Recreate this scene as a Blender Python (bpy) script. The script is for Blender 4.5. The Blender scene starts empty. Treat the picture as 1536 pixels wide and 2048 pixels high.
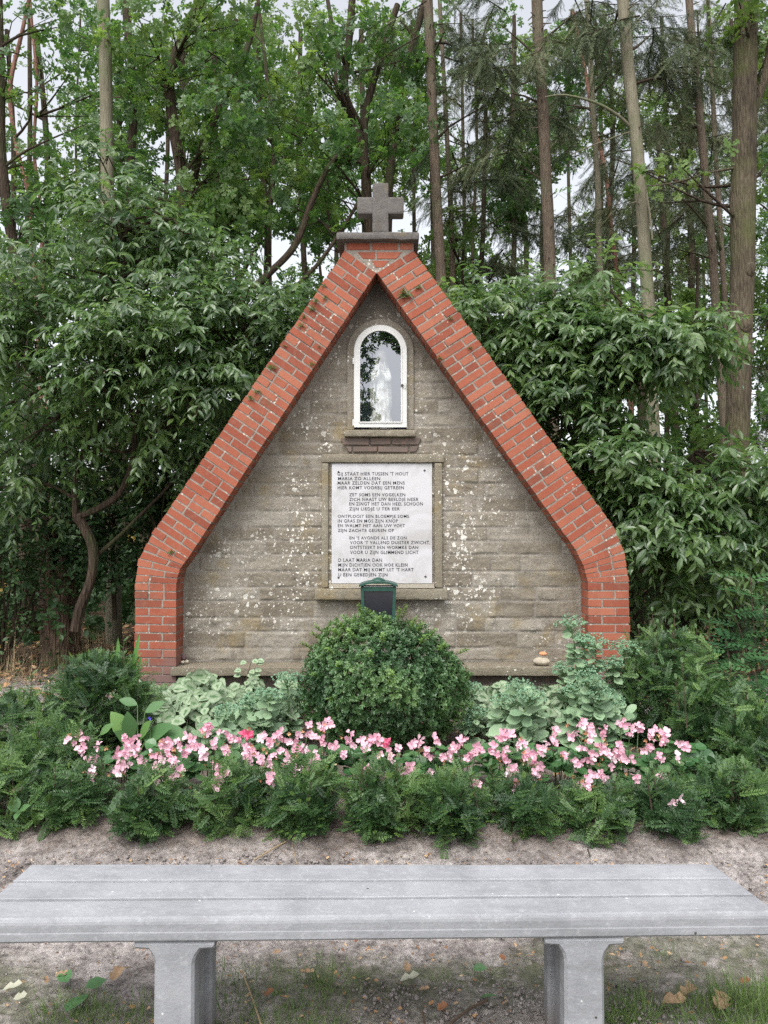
import bpy, math, random
import numpy as np
from mathutils import Vector
random.seed(7); R = np.random.default_rng(7)
C = bpy.context.scene.collection
sc = bpy.context.scene

# ---------------------------------------------------------------- camera, sky, sun, exposure
CAMZ, FPX, PITCH = 1.5, 1538.0, math.atan(46 / 1538)
cam = bpy.data.objects.new('camera', bpy.data.cameras.new('camera')); C.objects.link(cam)
cam.location = (0, 0, CAMZ); cam.rotation_euler = (math.pi / 2 + PITCH, 0, 0)
cam.data.sensor_fit = 'VERTICAL'; cam.data.sensor_height = 36; cam.data.sensor_width = 27
cam.data.lens = 36 * FPX / 2048; cam.data.clip_start = 0.05; cam.data.clip_end = 2000
sc.camera = cam
w = bpy.data.worlds.new('World'); sc.world = w; w.use_nodes = True
nt = w.node_tree; nt.nodes.clear()
sky = nt.nodes.new('ShaderNodeTexSky'); sky.sky_type = 'NISHITA'; sky.sun_disc = False
sky.sun_elevation = math.radians(58); sky.sun_rotation = math.radians(200)
sky.air_density = 1.0; sky.dust_density = 4.0
hs = nt.nodes.new('ShaderNodeHueSaturation'); hs.inputs['Saturation'].default_value = 0.22; hs.inputs['Value'].default_value = 1.0
bg = nt.nodes.new('ShaderNodeBackground'); bg.inputs['Strength'].default_value = 0.15
out = nt.nodes.new('ShaderNodeOutputWorld')
nt.links.new(sky.outputs[0], hs.inputs['Color']); nt.links.new(hs.outputs[0], bg.inputs['Color']); nt.links.new(bg.outputs[0], out.inputs[0])
sun = bpy.data.objects.new('sun', bpy.data.lights.new('sun', 'SUN')); C.objects.link(sun)
sun.data.energy = 0.7; sun.data.angle = math.radians(35); sun.data.color = (1, .97, .93)
sun.rotation_euler = (math.radians(34), 0, math.radians(-20))
sc.view_settings.view_transform = 'Standard'; sc.view_settings.look = 'None'; sc.view_settings.gamma = 1
sc.view_settings.use_curve_mapping = False; sc.view_settings.exposure = 1.15
sc.cycles.max_bounces = 8; sc.cycles.transparent_max_bounces = 16
sc.cycles.use_denoising = False; sc.cycles.use_adaptive_sampling = False

cp, sp = math.cos(PITCH), math.sin(PITCH)
def ray(px, py):
    a, b = (px - 768) / FPX, -(py - 1024) / FPX
    return a, cp - b * sp, sp + b * cp
def P(px, py, Y):                       # pixel -> point on the plane y = Y
    a, f, u = ray(px, py); t = Y / f
    return (a * t, Y, CAMZ + u * t)
def G(px, py, z=0.0):                   # pixel -> point on the plane at height z
    a, f, u = ray(px, py); t = (z - CAMZ) / u
    return (a * t, f * t, z)

# ---------------------------------------------------------------- helpers
def _h(ix, iy, iz, s):
    n = (ix * 374761393 + iy * 668265263 + iz * 2147483647 + s * 1274126177) & 0xffffffff
    n = ((n ^ (n >> 13)) * 1274126177) & 0xffffffff
    return ((n ^ (n >> 16)) & 0xffff) / 65535.0
def noise(p, sc_=1.0, s=0):             # value noise of an (n,3) array, -1..1
    p = np.asarray(p, float) * sc_ + 1000.3; i = np.floor(p).astype(np.int64); f = p - i; f = f * f * (3 - 2 * f)
    r = 0
    for dx in (0, 1):
        for dy in (0, 1):
            for dz in (0, 1):
                wt = (f[:, 0] if dx else 1 - f[:, 0]) * (f[:, 1] if dy else 1 - f[:, 1]) * (f[:, 2] if dz else 1 - f[:, 2])
                r = r + wt * _h(i[:, 0] + dx, i[:, 1] + dy, i[:, 2] + dz, s)
    return r * 2 - 1
def fbm(p, sc_=1.0, o=4, s=0):
    r = 0; a = 1; t = 0
    for k in range(o): r = r + a * noise(p, sc_ * 2 ** k, s + k); t += a; a *= .5
    return r / t
def nrm(a):
    a = np.asarray(a, float); return a / np.maximum(np.linalg.norm(a, axis=-1, keepdims=True), 1e-9)

class MB:
    def __init__(s): s.V = []; s.F = []; s.n = 0; s.A = []; s.B = []
    def add(s, V, F, v=0.5, b=0.0):
        V = np.asarray(V, float).reshape(-1, 3); F = np.asarray(F, np.int64)
        s.F.append(F + s.n); s.V.append(V); s.n += len(V)
        s.A.append(np.broadcast_to(np.asarray(v, float), (len(V),))); s.B.append(np.broadcast_to(np.asarray(b, float), (len(V),)))
        return s
    def box(s, x0, x1, y0, y1, z0, z1, v=.5, b=0.):
        s.add([(x, y, z) for z in (z0, z1) for y in (y0, y1) for x in (x0, x1)],
              [(0, 2, 3, 1), (4, 5, 7, 6), (0, 1, 5, 4), (2, 6, 7, 3), (0, 4, 6, 2), (1, 3, 7, 5)], v, b)
    def build(s, name, mat, parent=None, smooth=False):
        V = np.concatenate(s.V); loc = np.array(LOC.get(parent.name, (0, 0, 0))) if parent else 0
        V = V - loc
        me = bpy.data.meshes.new(name); me.vertices.add(len(V)); me.vertices.foreach_set('co', V.ravel().astype(np.float32))
        li = np.concatenate([f.ravel() for f in s.F]); cnt = np.concatenate([np.full(len(f), f.shape[1]) for f in s.F])
        me.loops.add(len(li)); me.loops.foreach_set('vertex_index', li.astype(np.int32))
        me.polygons.add(len(cnt)); me.polygons.foreach_set('loop_start', (np.cumsum(cnt) - cnt).astype(np.int32)); me.polygons.foreach_set('loop_total', cnt.astype(np.int32))
        me.polygons.foreach_set('use_smooth', np.full(len(cnt), bool(smooth)))
        me.update(calc_edges=True)
        for nm, arr in (('v', s.A), ('b', s.B)):
            at = me.attributes.new(nm, 'FLOAT', 'POINT'); at.data.foreach_set('value', np.concatenate(arr).astype(np.float32))
        me.materials.append(mat)
        o = bpy.data.objects.new(name, me); C.objects.link(o)
        if parent: o.parent = parent; LOC[o.name] = tuple(np.atleast_1d(loc)) if np.ndim(loc) else (0, 0, 0)
        else: LOC[o.name] = (0, 0, 0)
        return o
LOC = {}
def tag(o, label, cat=None, group=None, kind=None):
    if label: o['label'] = label
    if cat: o['category'] = cat
    if group: o['group'] = group
    if kind: o['kind'] = kind
    return o
def thing(name, loc, label, cat, group=None):
    o = bpy.data.objects.new(name, None); C.objects.link(o); o.location = loc; o.empty_display_size = .1
    LOC[o.name] = tuple(loc); return tag(o, label, cat, group)
def recenter(o, loc):                    # give a one-mesh thing its origin at its base
    o.data.transform(__import__('mathutils').Matrix.Translation(-Vector(loc))); o.location = loc; LOC[o.name] = tuple(loc); return o

def rough_box(mb, x0, x1, y0, y1, z0, z1, res=.02, amp=.006, sc_=9, v=.5, seed=0, front=0.0, b=0.):
    lo = np.array((x0, y0, z0)); hi = np.array((x1, y1, z1)); n = np.maximum(2, ((hi - lo) / res).astype(int)); mid = (lo + hi) / 2
    for ax in range(3):
        a, c = [k for k in range(3) if k != ax]
        for side in (0, 1):
            u = np.linspace(lo[a], hi[a], n[a] + 1); t = np.linspace(lo[c], hi[c], n[c] + 1); U, T = np.meshgrid(u, t, indexing='ij')
            V = np.zeros((U.size, 3)); V[:, a] = U.ravel(); V[:, c] = T.ravel(); V[:, ax] = hi[ax] if side else lo[ax]
            rr = min(.012, *(hi - lo) / 3)
            inn = np.clip(V, lo + rr, hi - rr); d = V - inn; dl = np.linalg.norm(d, axis=1, keepdims=True)
            V = inn + d / np.maximum(dl, 1e-6) * np.minimum(dl, rr)
            disp = np.stack([fbm(V + k * 7.7, sc_, 4, seed + k) for k in range(3)], 1) * amp
            V = V + disp
            if front: V[:, 1] += np.where(d[:, 1] < 0, fbm(V * (1, 0, 1.6), sc_ * 1.3, 3, seed + 9) * front, 0)
            i, j = np.meshgrid(np.arange(n[a]), np.arange(n[c]), indexing='ij'); q = (i * (n[c] + 1) + j).ravel(); m = n[c] + 1
            F = np.stack([q, q + m, q + m + 1, q + 1], 1)
            if (side == 1) != (ax != 1): F = F[:, ::-1]
            mb.add(V, F, v, b)

def tube(mb, pts, rad, sides=8, v=.5, wob=0., seed=0, step=None, cap=True, b=0.):
    pts = np.asarray(pts, float); rad = np.broadcast_to(np.asarray(rad, float), (len(pts),)).copy()
    if step:                             # resample a Catmull-Rom through the points
        L = np.linalg.norm(np.diff(pts, axis=0), axis=1).sum(); n = max(len(pts), int(L / step) + 1)
        t = np.linspace(0, len(pts) - 1, n); i = np.minimum(t.astype(int), len(pts) - 2); f = (t - i)[:, None]
        g = lambda k: pts[np.clip(k, 0, len(pts) - 1)]
        p0, p1, p2, p3 = g(i - 1), g(i), g(i + 1), g(i + 2)
        rad = rad[i] * (1 - f[:, 0]) + rad[np.minimum(i + 1, len(rad) - 1)] * f[:, 0]
        pts = .5 * (2 * p1 + (p2 - p0) * f + (2 * p0 - 5 * p1 + 4 * p2 - p3) * f ** 2 + (3 * p1 - p0 - 3 * p2 + p3) * f ** 3)
    T = nrm(np.gradient(pts, axis=0)); ref = np.array((0, 1, 0.)) if abs(T[:, 1].mean()) < .8 else np.array((1, 0, 0.))
    A = nrm(np.cross(T, ref)); B = np.cross(T, A); th = np.arange(sides) / sides * 2 * math.pi
    ring = A[:, None] * np.cos(th)[None, :, None] + B[:, None] * np.sin(th)[None, :, None]
    rr = rad[:, None] * np.ones(sides)
    if wob:
        base = (pts[:, None] + ring * .3).reshape(-1, 3)
        rr = rr * (1 + wob * fbm(base * (1, 1, .5), 3.5 , 3, seed).reshape(rr.shape))
    V = pts[:, None] + ring * rr[:, :, None]; n = len(pts)
    i, j = np.meshgrid(np.arange(n - 1), np.arange(sides), indexing='ij'); j2 = (j + 1) % sides
    mb.add(V.reshape(-1, 3), np.stack([i * sides + j, i * sides + j2, (i + 1) * sides + j2, (i + 1) * sides + j], -1).reshape(-1, 4), v, b)
    if cap:
        mb.add(V[-1], [tuple(range(sides))], v, b); mb.add(V[0], [tuple(range(sides))[::-1]], v, b)
    return pts

def scatter(mb, tv, tf, pos, D, N, S, v=None, b=None):
    """copies of a small template (x across, y along, z normal) as one mesh"""
    pos = np.asarray(pos, float).reshape(-1, 3); n = len(pos)
    if n == 0: return
    D = nrm(np.broadcast_to(D, (n, 3))); N = np.broadcast_to(N, (n, 3)); X = nrm(np.cross(D, N)); N = np.cross(X, D)
    S = np.broadcast_to(np.asarray(S, float), (n,))[:, None, None]
    tv = np.asarray(tv, float)
    V = pos[:, None] + S * (tv[None, :, 0:1] * X[:, None] + tv[None, :, 1:2] * D[:, None] + tv[None, :, 2:3] * N[:, None])
    vv = R.random(n) if v is None else np.broadcast_to(v, (n,))
    A = np.repeat(vv, len(tv)); Bv = np.tile(tv[:, 3], n) if tv.shape[1] > 3 else 0.
    if b is not None: Bv = np.repeat(np.broadcast_to(b, (n,)), len(tv))
    groups = {}
    for f in tf: groups.setdefault(len(f), []).append(f)
    first = True; off = (np.arange(n) * len(tv))[:, None, None]
    base = mb.n
    for k, fs in groups.items():
        F = (off + np.array(fs)[None]).reshape(-1, k)
        if first: mb.add(V.reshape(-1, 3), F, A, Bv); first = False
        else: mb.F.append(F + base)
# leaf templates; 4th column is a pattern coordinate (0 at the midrib, 1 at the edge)
LEAF_LONG = ([(0, 0, 0, 0), (-.13, .22, .03, 1), (0, .25, -.015, 0), (.13, .22, .03, 1), (-.18, .52, .01, 1), (0, .55, -.05, 0), (.18, .52, .01, 1),
              (-.11, .8, -.07, 1), (0, .8, -.12, 0), (.11, .8, -.07, 1), (0, 1.02, -.22, 1)],
             [(0, 2, 1), (0, 3, 2), (1, 2, 5, 4), (2, 3, 6, 5), (4, 5, 8, 7), (5, 6, 9, 8), (7, 8, 10), (8, 9, 10)])
LEAF_OVAL = ([(0, 0, 0, 0), (-.27, .25, .04, 1), (0, .3, -.02, 0), (.27, .25, .04, 1), (-.3, .6, .03, 1), (0, .6, -.03, 0), (.3, .6, .03, 1), (0, 1, -.08, 1)],
             [(0, 2, 1), (0, 3, 2), (1, 2, 5, 4), (2, 3, 6, 5), (4, 5, 7), (5, 6, 7)])
LEAF_LOBE = ([(0, 0, 0), (-.1, .2, .02), (-.28, .42, .0), (-.14, .52, .02), (-.33, .78, -.04), (0, 1, -.08), (.3, .8, -.03), (.13, .55, .02), (.3, .4, 0), (.1, .2, .02), (0, .5, -.02)],
             [(0, 10, 1), (1, 10, 3, 2), (3, 10, 5, 4), (5, 10, 7, 6), (7, 10, 9, 8), (9, 10, 0)])
LEAF_TINY = ([(0, 0, 0), (-.26, .45, .05), (-.17, .9, 0), (0, .5, -.04), (.17, .9, 0), (.26, .45, .05), (0, 1, -.05)],
             [(0, 3, 1), (1, 3, 6, 2), (0, 5, 3), (3, 5, 4, 6)])
def rosette(leaf, n, tilt=.6, seed=0, len_=(.8, 1.1), spread=2 * math.pi):
    """several leaves round one shoot as one template"""
    r = np.random.default_rng(seed); mb = MB()
    V = []; F = []; k = 0
    for i in range(n):
        a = i / n * spread + r.uniform(-.35, .35); e = tilt + r.uniform(-.35, .35); s = r.uniform(*len_)
        d = np.array((math.cos(a) * math.cos(e), math.sin(a) * math.cos(e), 0)); y = np.array((d[0], math.sin(e), d[1]))
        nn = nrm(np.array((-d[0] * math.sin(e), math.cos(e), -d[1] * math.sin(e))) + r.normal(0, .25, 3)); y = nrm(y)
        x = nrm(np.cross(y, nn)); nn = np.cross(x, y); base = np.array((0, r.uniform(0, .5), 0))
        for t in leaf[0]: V.append(tuple(base + s * (t[0] * x + t[1] * y + t[2] * nn)) + ((t[3],) if len(t) > 3 else (0.,)))
        for f in leaf[1]: F.append(tuple(q + k for q in f))
        k += len(leaf[0])
    return V, F
def sprig(n=14, w_=.022, L=.17, seed=0):
    """a flat feather of yew needles in two ranks, unit length"""
    r = np.random.default_rng(seed); V = [(-.008, 0, 0), (.008, 0, 0), (.005, 1, -.12), (-.005, 1, -.12)]; F = [(0, 1, 2, 3)]
    for i in range(n):
        t = (i + .6) / (n + .3); y = t; z = -.12 * t * t; l = L * (1.0 if .12 < t < .75 else (.75 if t < .2 else 1.25 - t)) * r.uniform(.85, 1.1)
        for sx in (-1, 1):
            a = math.radians(r.uniform(48, 66)); dx, dy = math.sin(a) * sx, math.cos(a); k = len(V); z2 = z + r.uniform(-.02, .04)
            V += [(0, y, z), (dx * l * .5 - dy * w_ * sx, y + dy * l * .5 + abs(dx) * w_, z + .012), (dx * l, y + dy * l, z2 - .01), (dx * l * .5 + dy * w_ * sx, y + dy * l * .5 - abs(dx) * w_, z + .004)]
            F.append((k, k + 1, k + 2, k + 3))
    return V, F

# ---------------------------------------------------------------- materials
class NT:
    def __init__(s, name):
        s.m = bpy.data.materials.new(name); s.m.use_nodes = True; s.t = s.m.node_tree; s.t.nodes.clear()
    def n(s, ty, **kw):
        nd = s.t.nodes.new('ShaderNode' + ty)
        for k, val in kw.items():
            if k.startswith('_'): setattr(nd, k[1:], val)
            else:
                key = int(k[1:]) if k[0] == 'i' and k[1:].isdigit() else k.replace('__', ' ')
                if isinstance(val, bpy.types.NodeSocket): s.t.links.new(val, nd.inputs[key])
                else: nd.inputs[key].default_value = val
        return nd
    def noise(s, scale, detail=4, rough=.55, vec=None, dist=0.):
        nd = s.n('TexNoise', Scale=scale, Detail=detail, Roughness=rough, Distortion=dist)
        s.t.links.new(vec if vec else s.co(), nd.inputs['Vector']); return nd.outputs['Fac']
    def co(s, scale=None):
        if not hasattr(s, '_co'): s._co = s.n('TexCoord').outputs['Object']
        if scale:
            return s.n('Mapping', Vector=s._co, Scale=scale).outputs[0]
        return s._co
    def ramp(s, fac, stops, interp='LINEAR'):
        nd = s.n('ValToRGB', Fac=fac); cr = nd.color_ramp; cr.interpolation = interp
        while len(cr.elements) < len(stops): cr.elements.new(.5)
        for e, (p, c) in zip(cr.elements, stops):
            e.position = p; e.color = (c if isinstance(c, tuple) else (c, c, c)) + (1,)
        return nd.outputs['Color']
    def math(s, op, a, b=0., c=0., clamp=False): return s.n('Math', _operation=op, _use_clamp=clamp, i0=a, i1=b, i2=c).outputs[0]
    def mix(s, f, a, b, mode='MIX'):
        nd = s.n('Mix', _data_type='RGBA', _blend_type=mode); T = s.t.links
        for k, val in ((0, f), (6, a), (7, b)):
            if isinstance(val, bpy.types.NodeSocket): T.new(val, nd.inputs[k])
            else: nd.inputs[k].default_value = val if k == 0 else tuple(val) + (1,)
        return nd.outputs[2]
    def attr(s, name): return s.n('Attribute', _attribute_name=name).outputs['Fac']
    def bump(s, h, strength=.5, dist=.01): return s.n('Bump', Height=h, Strength=strength, Distance=dist).outputs[0]
    def out(s, col, rough=.8, normal=None, spec=.3, transl=0., tcol=None, **kw):
        b = s.n('BsdfPrincipled'); 
        for k, val in (('Base Color', col), ('Roughness', rough), ('Specular IOR Level', spec)) + tuple(kw.items()):
            if isinstance(val, bpy.types.NodeSocket): s.t.links.new(val, b.inputs[k])
            else: b.inputs[k].default_value = tuple(val) + (1,) if isinstance(val, tuple) and len(val) == 3 else val
        if normal: s.t.links.new(normal, b.inputs['Normal'])
        sh = b.outputs[0]
        if transl:
            tr = s.n('BsdfTranslucent'); tc = tcol if tcol is not None else col
            if isinstance(tc, bpy.types.NodeSocket): s.t.links.new(tc, tr.inputs[0])
            else: tr.inputs[0].default_value = tuple(tc) + (1,)
            mx = s.n('MixShader', i0=transl); s.t.links.new(sh, mx.inputs[1]); s.t.links.new(tr.outputs[0], mx.inputs[2]); sh = mx.outputs[0]
        o = s.n('OutputMaterial'); s.t.links.new(sh, o.inputs[0]); return s.m

def leaf_mat(name, cols, rough=.45, transl=.3, spec=.5, tboost=1.6, dry=None):
    t = NT(name); v = t.attr('v'); n = t.noise(.9, 2); f = t.math('ADD', t.math('MULTIPLY', v, .7), t.math('MULTIPLY', n, .3))
    k = len(cols); c = t.ramp(f, [(.12 + .76 * i / max(1, k - 1), x) for i, x in enumerate(cols)])
    if dry: c = t.mix(t.math('GREATER_THAN', v, dry[0]), c, dry[1])
    tc = t.n('HueSaturation', Hue=.485, Saturation=1.1, Value=tboost, Color=c).outputs[0]
    return t.out(c, rough, None, spec, transl, tc)

def bark_mat(name, c0, c1, moss=None, scale=1., furrow=1.):
    t = NT(name); vec = t.co((9 * scale, 9 * scale, 1.6 * scale)); n = t.noise(3, 6, .65, vec); n2 = t.noise(2.2, 3)
    vo = t.n('TexVoronoi', Vector=t.co((16 * scale, 16 * scale, 2.2 * scale)), Scale=1.6, _feature='DISTANCE_TO_EDGE').outputs['Distance']
    c = t.ramp(t.math('ADD', t.math('MULTIPLY', n, .6), t.math('MULTIPLY', n2, .4)), [(.34, c0), (.62, c1)])
    cr = t.ramp(vo, [(0, (.35, .33, .3)), (.18, (1, 1, 1))]); c = t.mix(.75 * min(1, furrow), c, cr, 'MULTIPLY')
    if moss: c = t.mix(t.ramp(t.noise(1.7, 4), [(.5, 0.), (.66, .8)]), c, moss)
    h = t.math('ADD', n, t.math('MULTIPLY', t.ramp(vo, [(0, 0.), (.2, 1.)]), furrow))
    return t.out(c, .9, t.bump(h, .9, .012), .15)

def brick_mat(name, cols, soil=True):
    t = NT(name); v = t.attr('v'); n = t.noise(26, 5, .65); n2 = t.noise(5, 3)
    f = t.math('ADD', t.math('MULTIPLY', v, .6), t.math('MULTIPLY', n2, .4)); c = t.ramp(f, [(.08, cols[0]), (.5, cols[1]), (.85, cols[2])])
    c = t.mix(t.ramp(n, [(.52, 0.), (.74, .45)]), c, (.30, .17, .13))
    c = t.mix(t.ramp(t.noise(60, 3), [(.6, 0.), (.7, .35)]), c, (.16, .07, .05)); c = t.mix(t.ramp(t.noise(4.4, 6, .72), [(.52, 0.), (.72, .6)]), c, (.13, .075, .055)); c = t.mix(t.ramp(t.noise(2.1, 6, .75), [(.6, 0.), (.72, .5)]), c, (.12, .12, .06))
    # lichen dots
    vo = t.n('TexVoronoi', Vector=t.co(), Scale=34.); c = t.mix(t.math('MULTIPLY', t.math('LESS_THAN', vo.outputs['Distance'], .2), t.ramp(t.noise(3.1, 3), [(.6, 0.), (.66, .7)])), c, (.5, .42, .34))
    if soil:                                  # soil splashed on the foot of the piers
        z = t.n('SeparateXYZ', Vector=t.co()).outputs[2]; k = t.math('ADD', z, t.math('MULTIPLY', t.noise(4, 4), .5))
        c = t.mix(t.ramp(k, [(.62, .85), (.85, 0.)]), c, (.18, .13, .12))
    return t.out(c, .88, t.bump(t.math('ADD', n, t.noise(90, 3)), .35, .004), .2)

def mortar_mat(name, c0, c1):
    t = NT(name); n = t.noise(30, 5, .7); c = t.ramp(n, [(.3, c0), (.65, c1)])
    vo = t.n('TexVoronoi', Vector=t.co(), Scale=42.); c = t.mix(t.math('MULTIPLY', t.math('LESS_THAN', vo.outputs['Distance'], .32), t.ramp(t.noise(4.3, 3), [(.52, 0.), (.58, .8)])), c, (.62, .58, .5))
    z = t.n('SeparateXYZ', Vector=t.co()).outputs[2]; k = t.math('ADD', z, t.math('MULTIPLY', t.noise(4, 4), .5)); c = t.mix(t.ramp(k, [(.62, .8), (.85, 0.)]), c, (.18, .14, .13))
    return t.out(c, .95, t.bump(n, .6, .006), .1)

def stone_mat(name, cols, lichen=1., top=False):
    t = NT(name); v = t.attr('v'); b = t.attr('b'); n = t.noise(5.5, 6, .7, t.co((1, 1, 1.2))); n2 = t.noise(1.3, 3)
    f = t.math('ADD', t.math('MULTIPLY', v, .35), t.math('ADD', t.math('MULTIPLY', n, .4), t.math('MULTIPLY', n2, .25)))
    c = t.ramp(f, [(.3, cols[0]), (.5, cols[1]), (.7, cols[2])])
    c = t.mix(t.math('MULTIPLY', b, .6), c, (.27, .25, .22))
    fine = t.noise(70, 4, .7); c = t.mix(.55, c, t.ramp(fine, [(.3, .55), (.7, 1.25)]), 'MULTIPLY')
    dk = t.noise(9, 5, .7, t.co((1, 1, .5))); c = t.mix(t.ramp(dk, [(.55, 0.), (.72, .5)]), c, (.09, .075, .06))
    c = t.mix(t.ramp(t.noise(3.2, 4, .7), [(.55, 0.), (.7, .55)]), c, (.25, .19, .085))
    if top:                                   # darker towards the apex, edge broken by noise
        z = t.n('SeparateXYZ', Vector=t.co()).outputs[2]; k = t.math('ADD', z, t.math('MULTIPLY', t.noise(3, 4), .5)); c = t.mix(t.ramp(t.math('DIVIDE', k, 4.), [(.79, 0.), (.93, .82)]), c, (.085, .08, .072))
    if lichen:
        big = t.math('ADD', t.noise(1.25, 4, .6), t.math('MULTIPLY', t.attr('c'), .3)); mask = t.ramp(big, [(.47, 0.), (.6, 1.)]); warp = t.n('VectorMath', _operation='ADD', i0=t.co(), i1=t.n('VectorMath', _operation='SCALE', i0=t.n('TexNoise', Scale=24., Detail=4., Vector=t.co()).outputs['Color'], Scale=.055).outputs[0]).outputs[0]
        for scl, th in ((13., .22), (27., .27), (50., .26)):
            vo = t.n('TexVoronoi', Vector=warp, Scale=scl); rr = t.n('SeparateXYZ', Vector=vo.outputs['Color']).outputs[0]
            lim = t.math('MULTIPLY', t.math('SUBTRACT', rr, t.math('SUBTRACT', .62 - .12 * lichen, t.math('MULTIPLY', t.attr('c'), .25))), th * 2.1)
            d = t.math('LESS_THAN', vo.outputs['Distance'], lim); c = t.mix(t.math('MULTIPLY', t.math('MULTIPLY', d, mask), .92), c, (.66, .64, .58))
    return t.out(c, .93, t.bump(t.math('ADD', t.noise(24, 6, .7), t.math('MULTIPLY', fine, .5)), .75, .012), .15)

def plain(name, col, rough=.6, var=.15, scale=12, bump=.2, **kw):
    t = NT(name); n = t.noise(scale, 5, .6); a = tuple(x * (1 - var) for x in col); b2 = tuple(min(1, x * (1 + var)) for x in col)
    return t.out(t.ramp(n, [(.3, a), (.7, b2)]), rough, t.bump(n, bump, .004) if bump else None, **kw)

M = {}
M['brick'] = brick_mat('red_brick', [(.19, .055, .036), (.30, .086, .05), (.37, .135, .082)])
M['brick_dark'] = brick_mat('plum_brick', [(.11, .088, .075), (.155, .123, .105), (.195, .16, .135)], False)
M['mortar'] = mortar_mat('mortar', (.18, .155, .13), (.31, .275, .235))
M['stone'] = stone_mat('wall_stone', [(.185, .16, .125), (.255, .226, .182), (.315, .29, .248)], 1.9, True)
M['trim'] = stone_mat('trim_stone', [(.17, .145, .105), (.225, .198, .15), (.28, .255, .2)], .7)
M['cap'] = stone_mat('weathered_grey_stone', [(.095, .088, .08), (.14, .13, .12), (.185, .172, .16)], 0)
M['white'] = plain('white_enamel', (.6, .6, .58), .35, .06, 20, .05)
M['green'] = plain('green_paint', (.022, .07, .052), .4, .2, 18, .1)
M['iron'] = plain('dark_screw', (.06, .055, .05), .5, .2, 40, .1)
M['letter'] = plain('engraved_paint', (.035, .035, .045), .6, .5, 60, 0)
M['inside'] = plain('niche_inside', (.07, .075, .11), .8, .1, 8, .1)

t = NT('marble'); n = t.noise(3.5, 6, .6, dist=1.2); c = t.ramp(n, [(.3, (.38, .37, .36)), (.55, (.52, .515, .53))]); sp_ = t.noise(9, 5, .7)
c = t.mix(t.ramp(sp_, [(.58, 0.), (.75, .6)]), c, (.34, .31, .27)); M['marble'] = t.out(c, .45, t.bump(sp_, .1, .003), .4)

t = NT('statue_glaze'); n = t.noise(14, 4); c = t.ramp(n, [(.4, (.26, .24, .18)), (.55, (.72, .7, .62))]); zz = t.attr('b'); c = t.mix(t.math('MULTIPLY', zz, .8), c, (.14, .11, .07))
M['statue'] = t.out(c, .3, t.bump(t.noise(30, 3), .3, .004), .5)

t = NT('glass'); gl = t.n('BsdfGlossy', Roughness=.0, Color=(.93, .95, 1, 1)); tr = t.n('BsdfTransparent', Color=(.9, .93, .95, 1))
fz = t.n('Fresnel', IOR=1.5).outputs[0]; mx = t.n('MixShader', i0=t.math('ADD', t.math('MULTIPLY', fz, .6), .21, clamp=True)); t.t.links.new(tr.outputs[0], mx.inputs[1]); t.t.links.new(gl.outputs[0], mx.inputs[2])
o_ = t.n('OutputMaterial'); t.t.links.new(mx.outputs[0], o_.inputs[0]); M['glass'] = t.m
M['dark_glass'] = plain('smoked_glass', (.016, .016, .022), .22, .3, 6, .3, spec=.7)

t = NT('cast_concrete'); n = t.noise(5, 6, .7); f = t.noise(110, 3, .7); c = t.ramp(n, [(.3, (.215, .22, .235)), (.5, (.275, .281, .297)), (.7, (.33, .336, .352))])
c = t.mix(.35, c, t.ramp(f, [(.3, .85), (.7, 1.1)]), 'MULTIPLY')
st = t.noise(3, 5, .75, t.co((.5, 3, 6))); c = t.mix(t.ramp(st, [(.48, 0.), (.7, .6)]), c, (.17, .175, .18)); c = t.mix(t.ramp(t.noise(48, 5, .75), [(.55, 0.), (.7, .5)]), c, (.42, .43, .45)); c = t.mix(t.ramp(t.noise(21, 6, .75, t.co((.4, 1, 1))), [(.56, 0.), (.72, .45)]), c, (.17, .17, .18))
vo = t.n('TexVoronoi', Vector=t.co(), Scale=26.); r3 = t.n('SeparateXYZ', Vector=vo.outputs['Color']).outputs
c = t.mix(t.math('MULTIPLY', t.math('LESS_THAN', vo.outputs['Distance'], .09), t.math('GREATER_THAN', r3[0], .9)), c, (.55, .56, .58))
c = t.mix(t.math('MULTIPLY', t.math('LESS_THAN', vo.outputs['Distance'], .1), t.math('LESS_THAN', r3[1], .05)), c, (.06, .055, .05))
z = t.n('SeparateXYZ', Vector=t.co()).outputs[2]; k = t.math('ADD', z, t.math('MULTIPLY', t.noise(14, 4), .12)); c = t.mix(t.ramp(k, [(.07, .7), (.2, 0.)]), c, (.15, .13, .12))
M['concrete'] = t.out(c, .85, t.bump(t.math('ADD', f, n), .35, .004), .3)

t = NT('soil'); b = t.attr('b'); v = t.attr('v'); n = t.noise(2.2, 6, .6); f = t.noise(38, 6, .75); g = t.noise(9, 6, .7)
c = t.ramp(t.math('ADD', t.math('MULTIPLY', n, .4), t.math('MULTIPLY', g, .6)), [(.36, (.12, .104, .096)), (.47, (.235, .209, .197)), (.6, (.385, .35, .332))])
c = t.mix(.7, c, t.ramp(f, [(.36, .2), (.47, .9), (.66, 1.5)]), 'MULTIPLY')
vo = t.n('TexVoronoi', Vector=t.co((1, 1.5, 1)), Scale=48.); r3 = t.n('SeparateXYZ', Vector=vo.outputs['Color']).outputs
bits = t.math('MULTIPLY', t.math('LESS_THAN', vo.outputs['Distance'], .26), t.math('GREATER_THAN', r3[0], .8)); c = t.mix(bits, c, t.ramp(r3[1], [(.2, (.1, .06, .04)), (.6, (.3, .2, .13)), (.9, (.42, .36, .27))]))
c = t.mix(t.math('MULTIPLY', v, t.ramp(t.noise(11, 5, .7), [(.32, 0.), (.52, .9)])), c, t.ramp(t.noise(30, 3), [(.3, (.05, .065, .03)), (.7, (.14, .15, .08))]))   # moss
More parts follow.
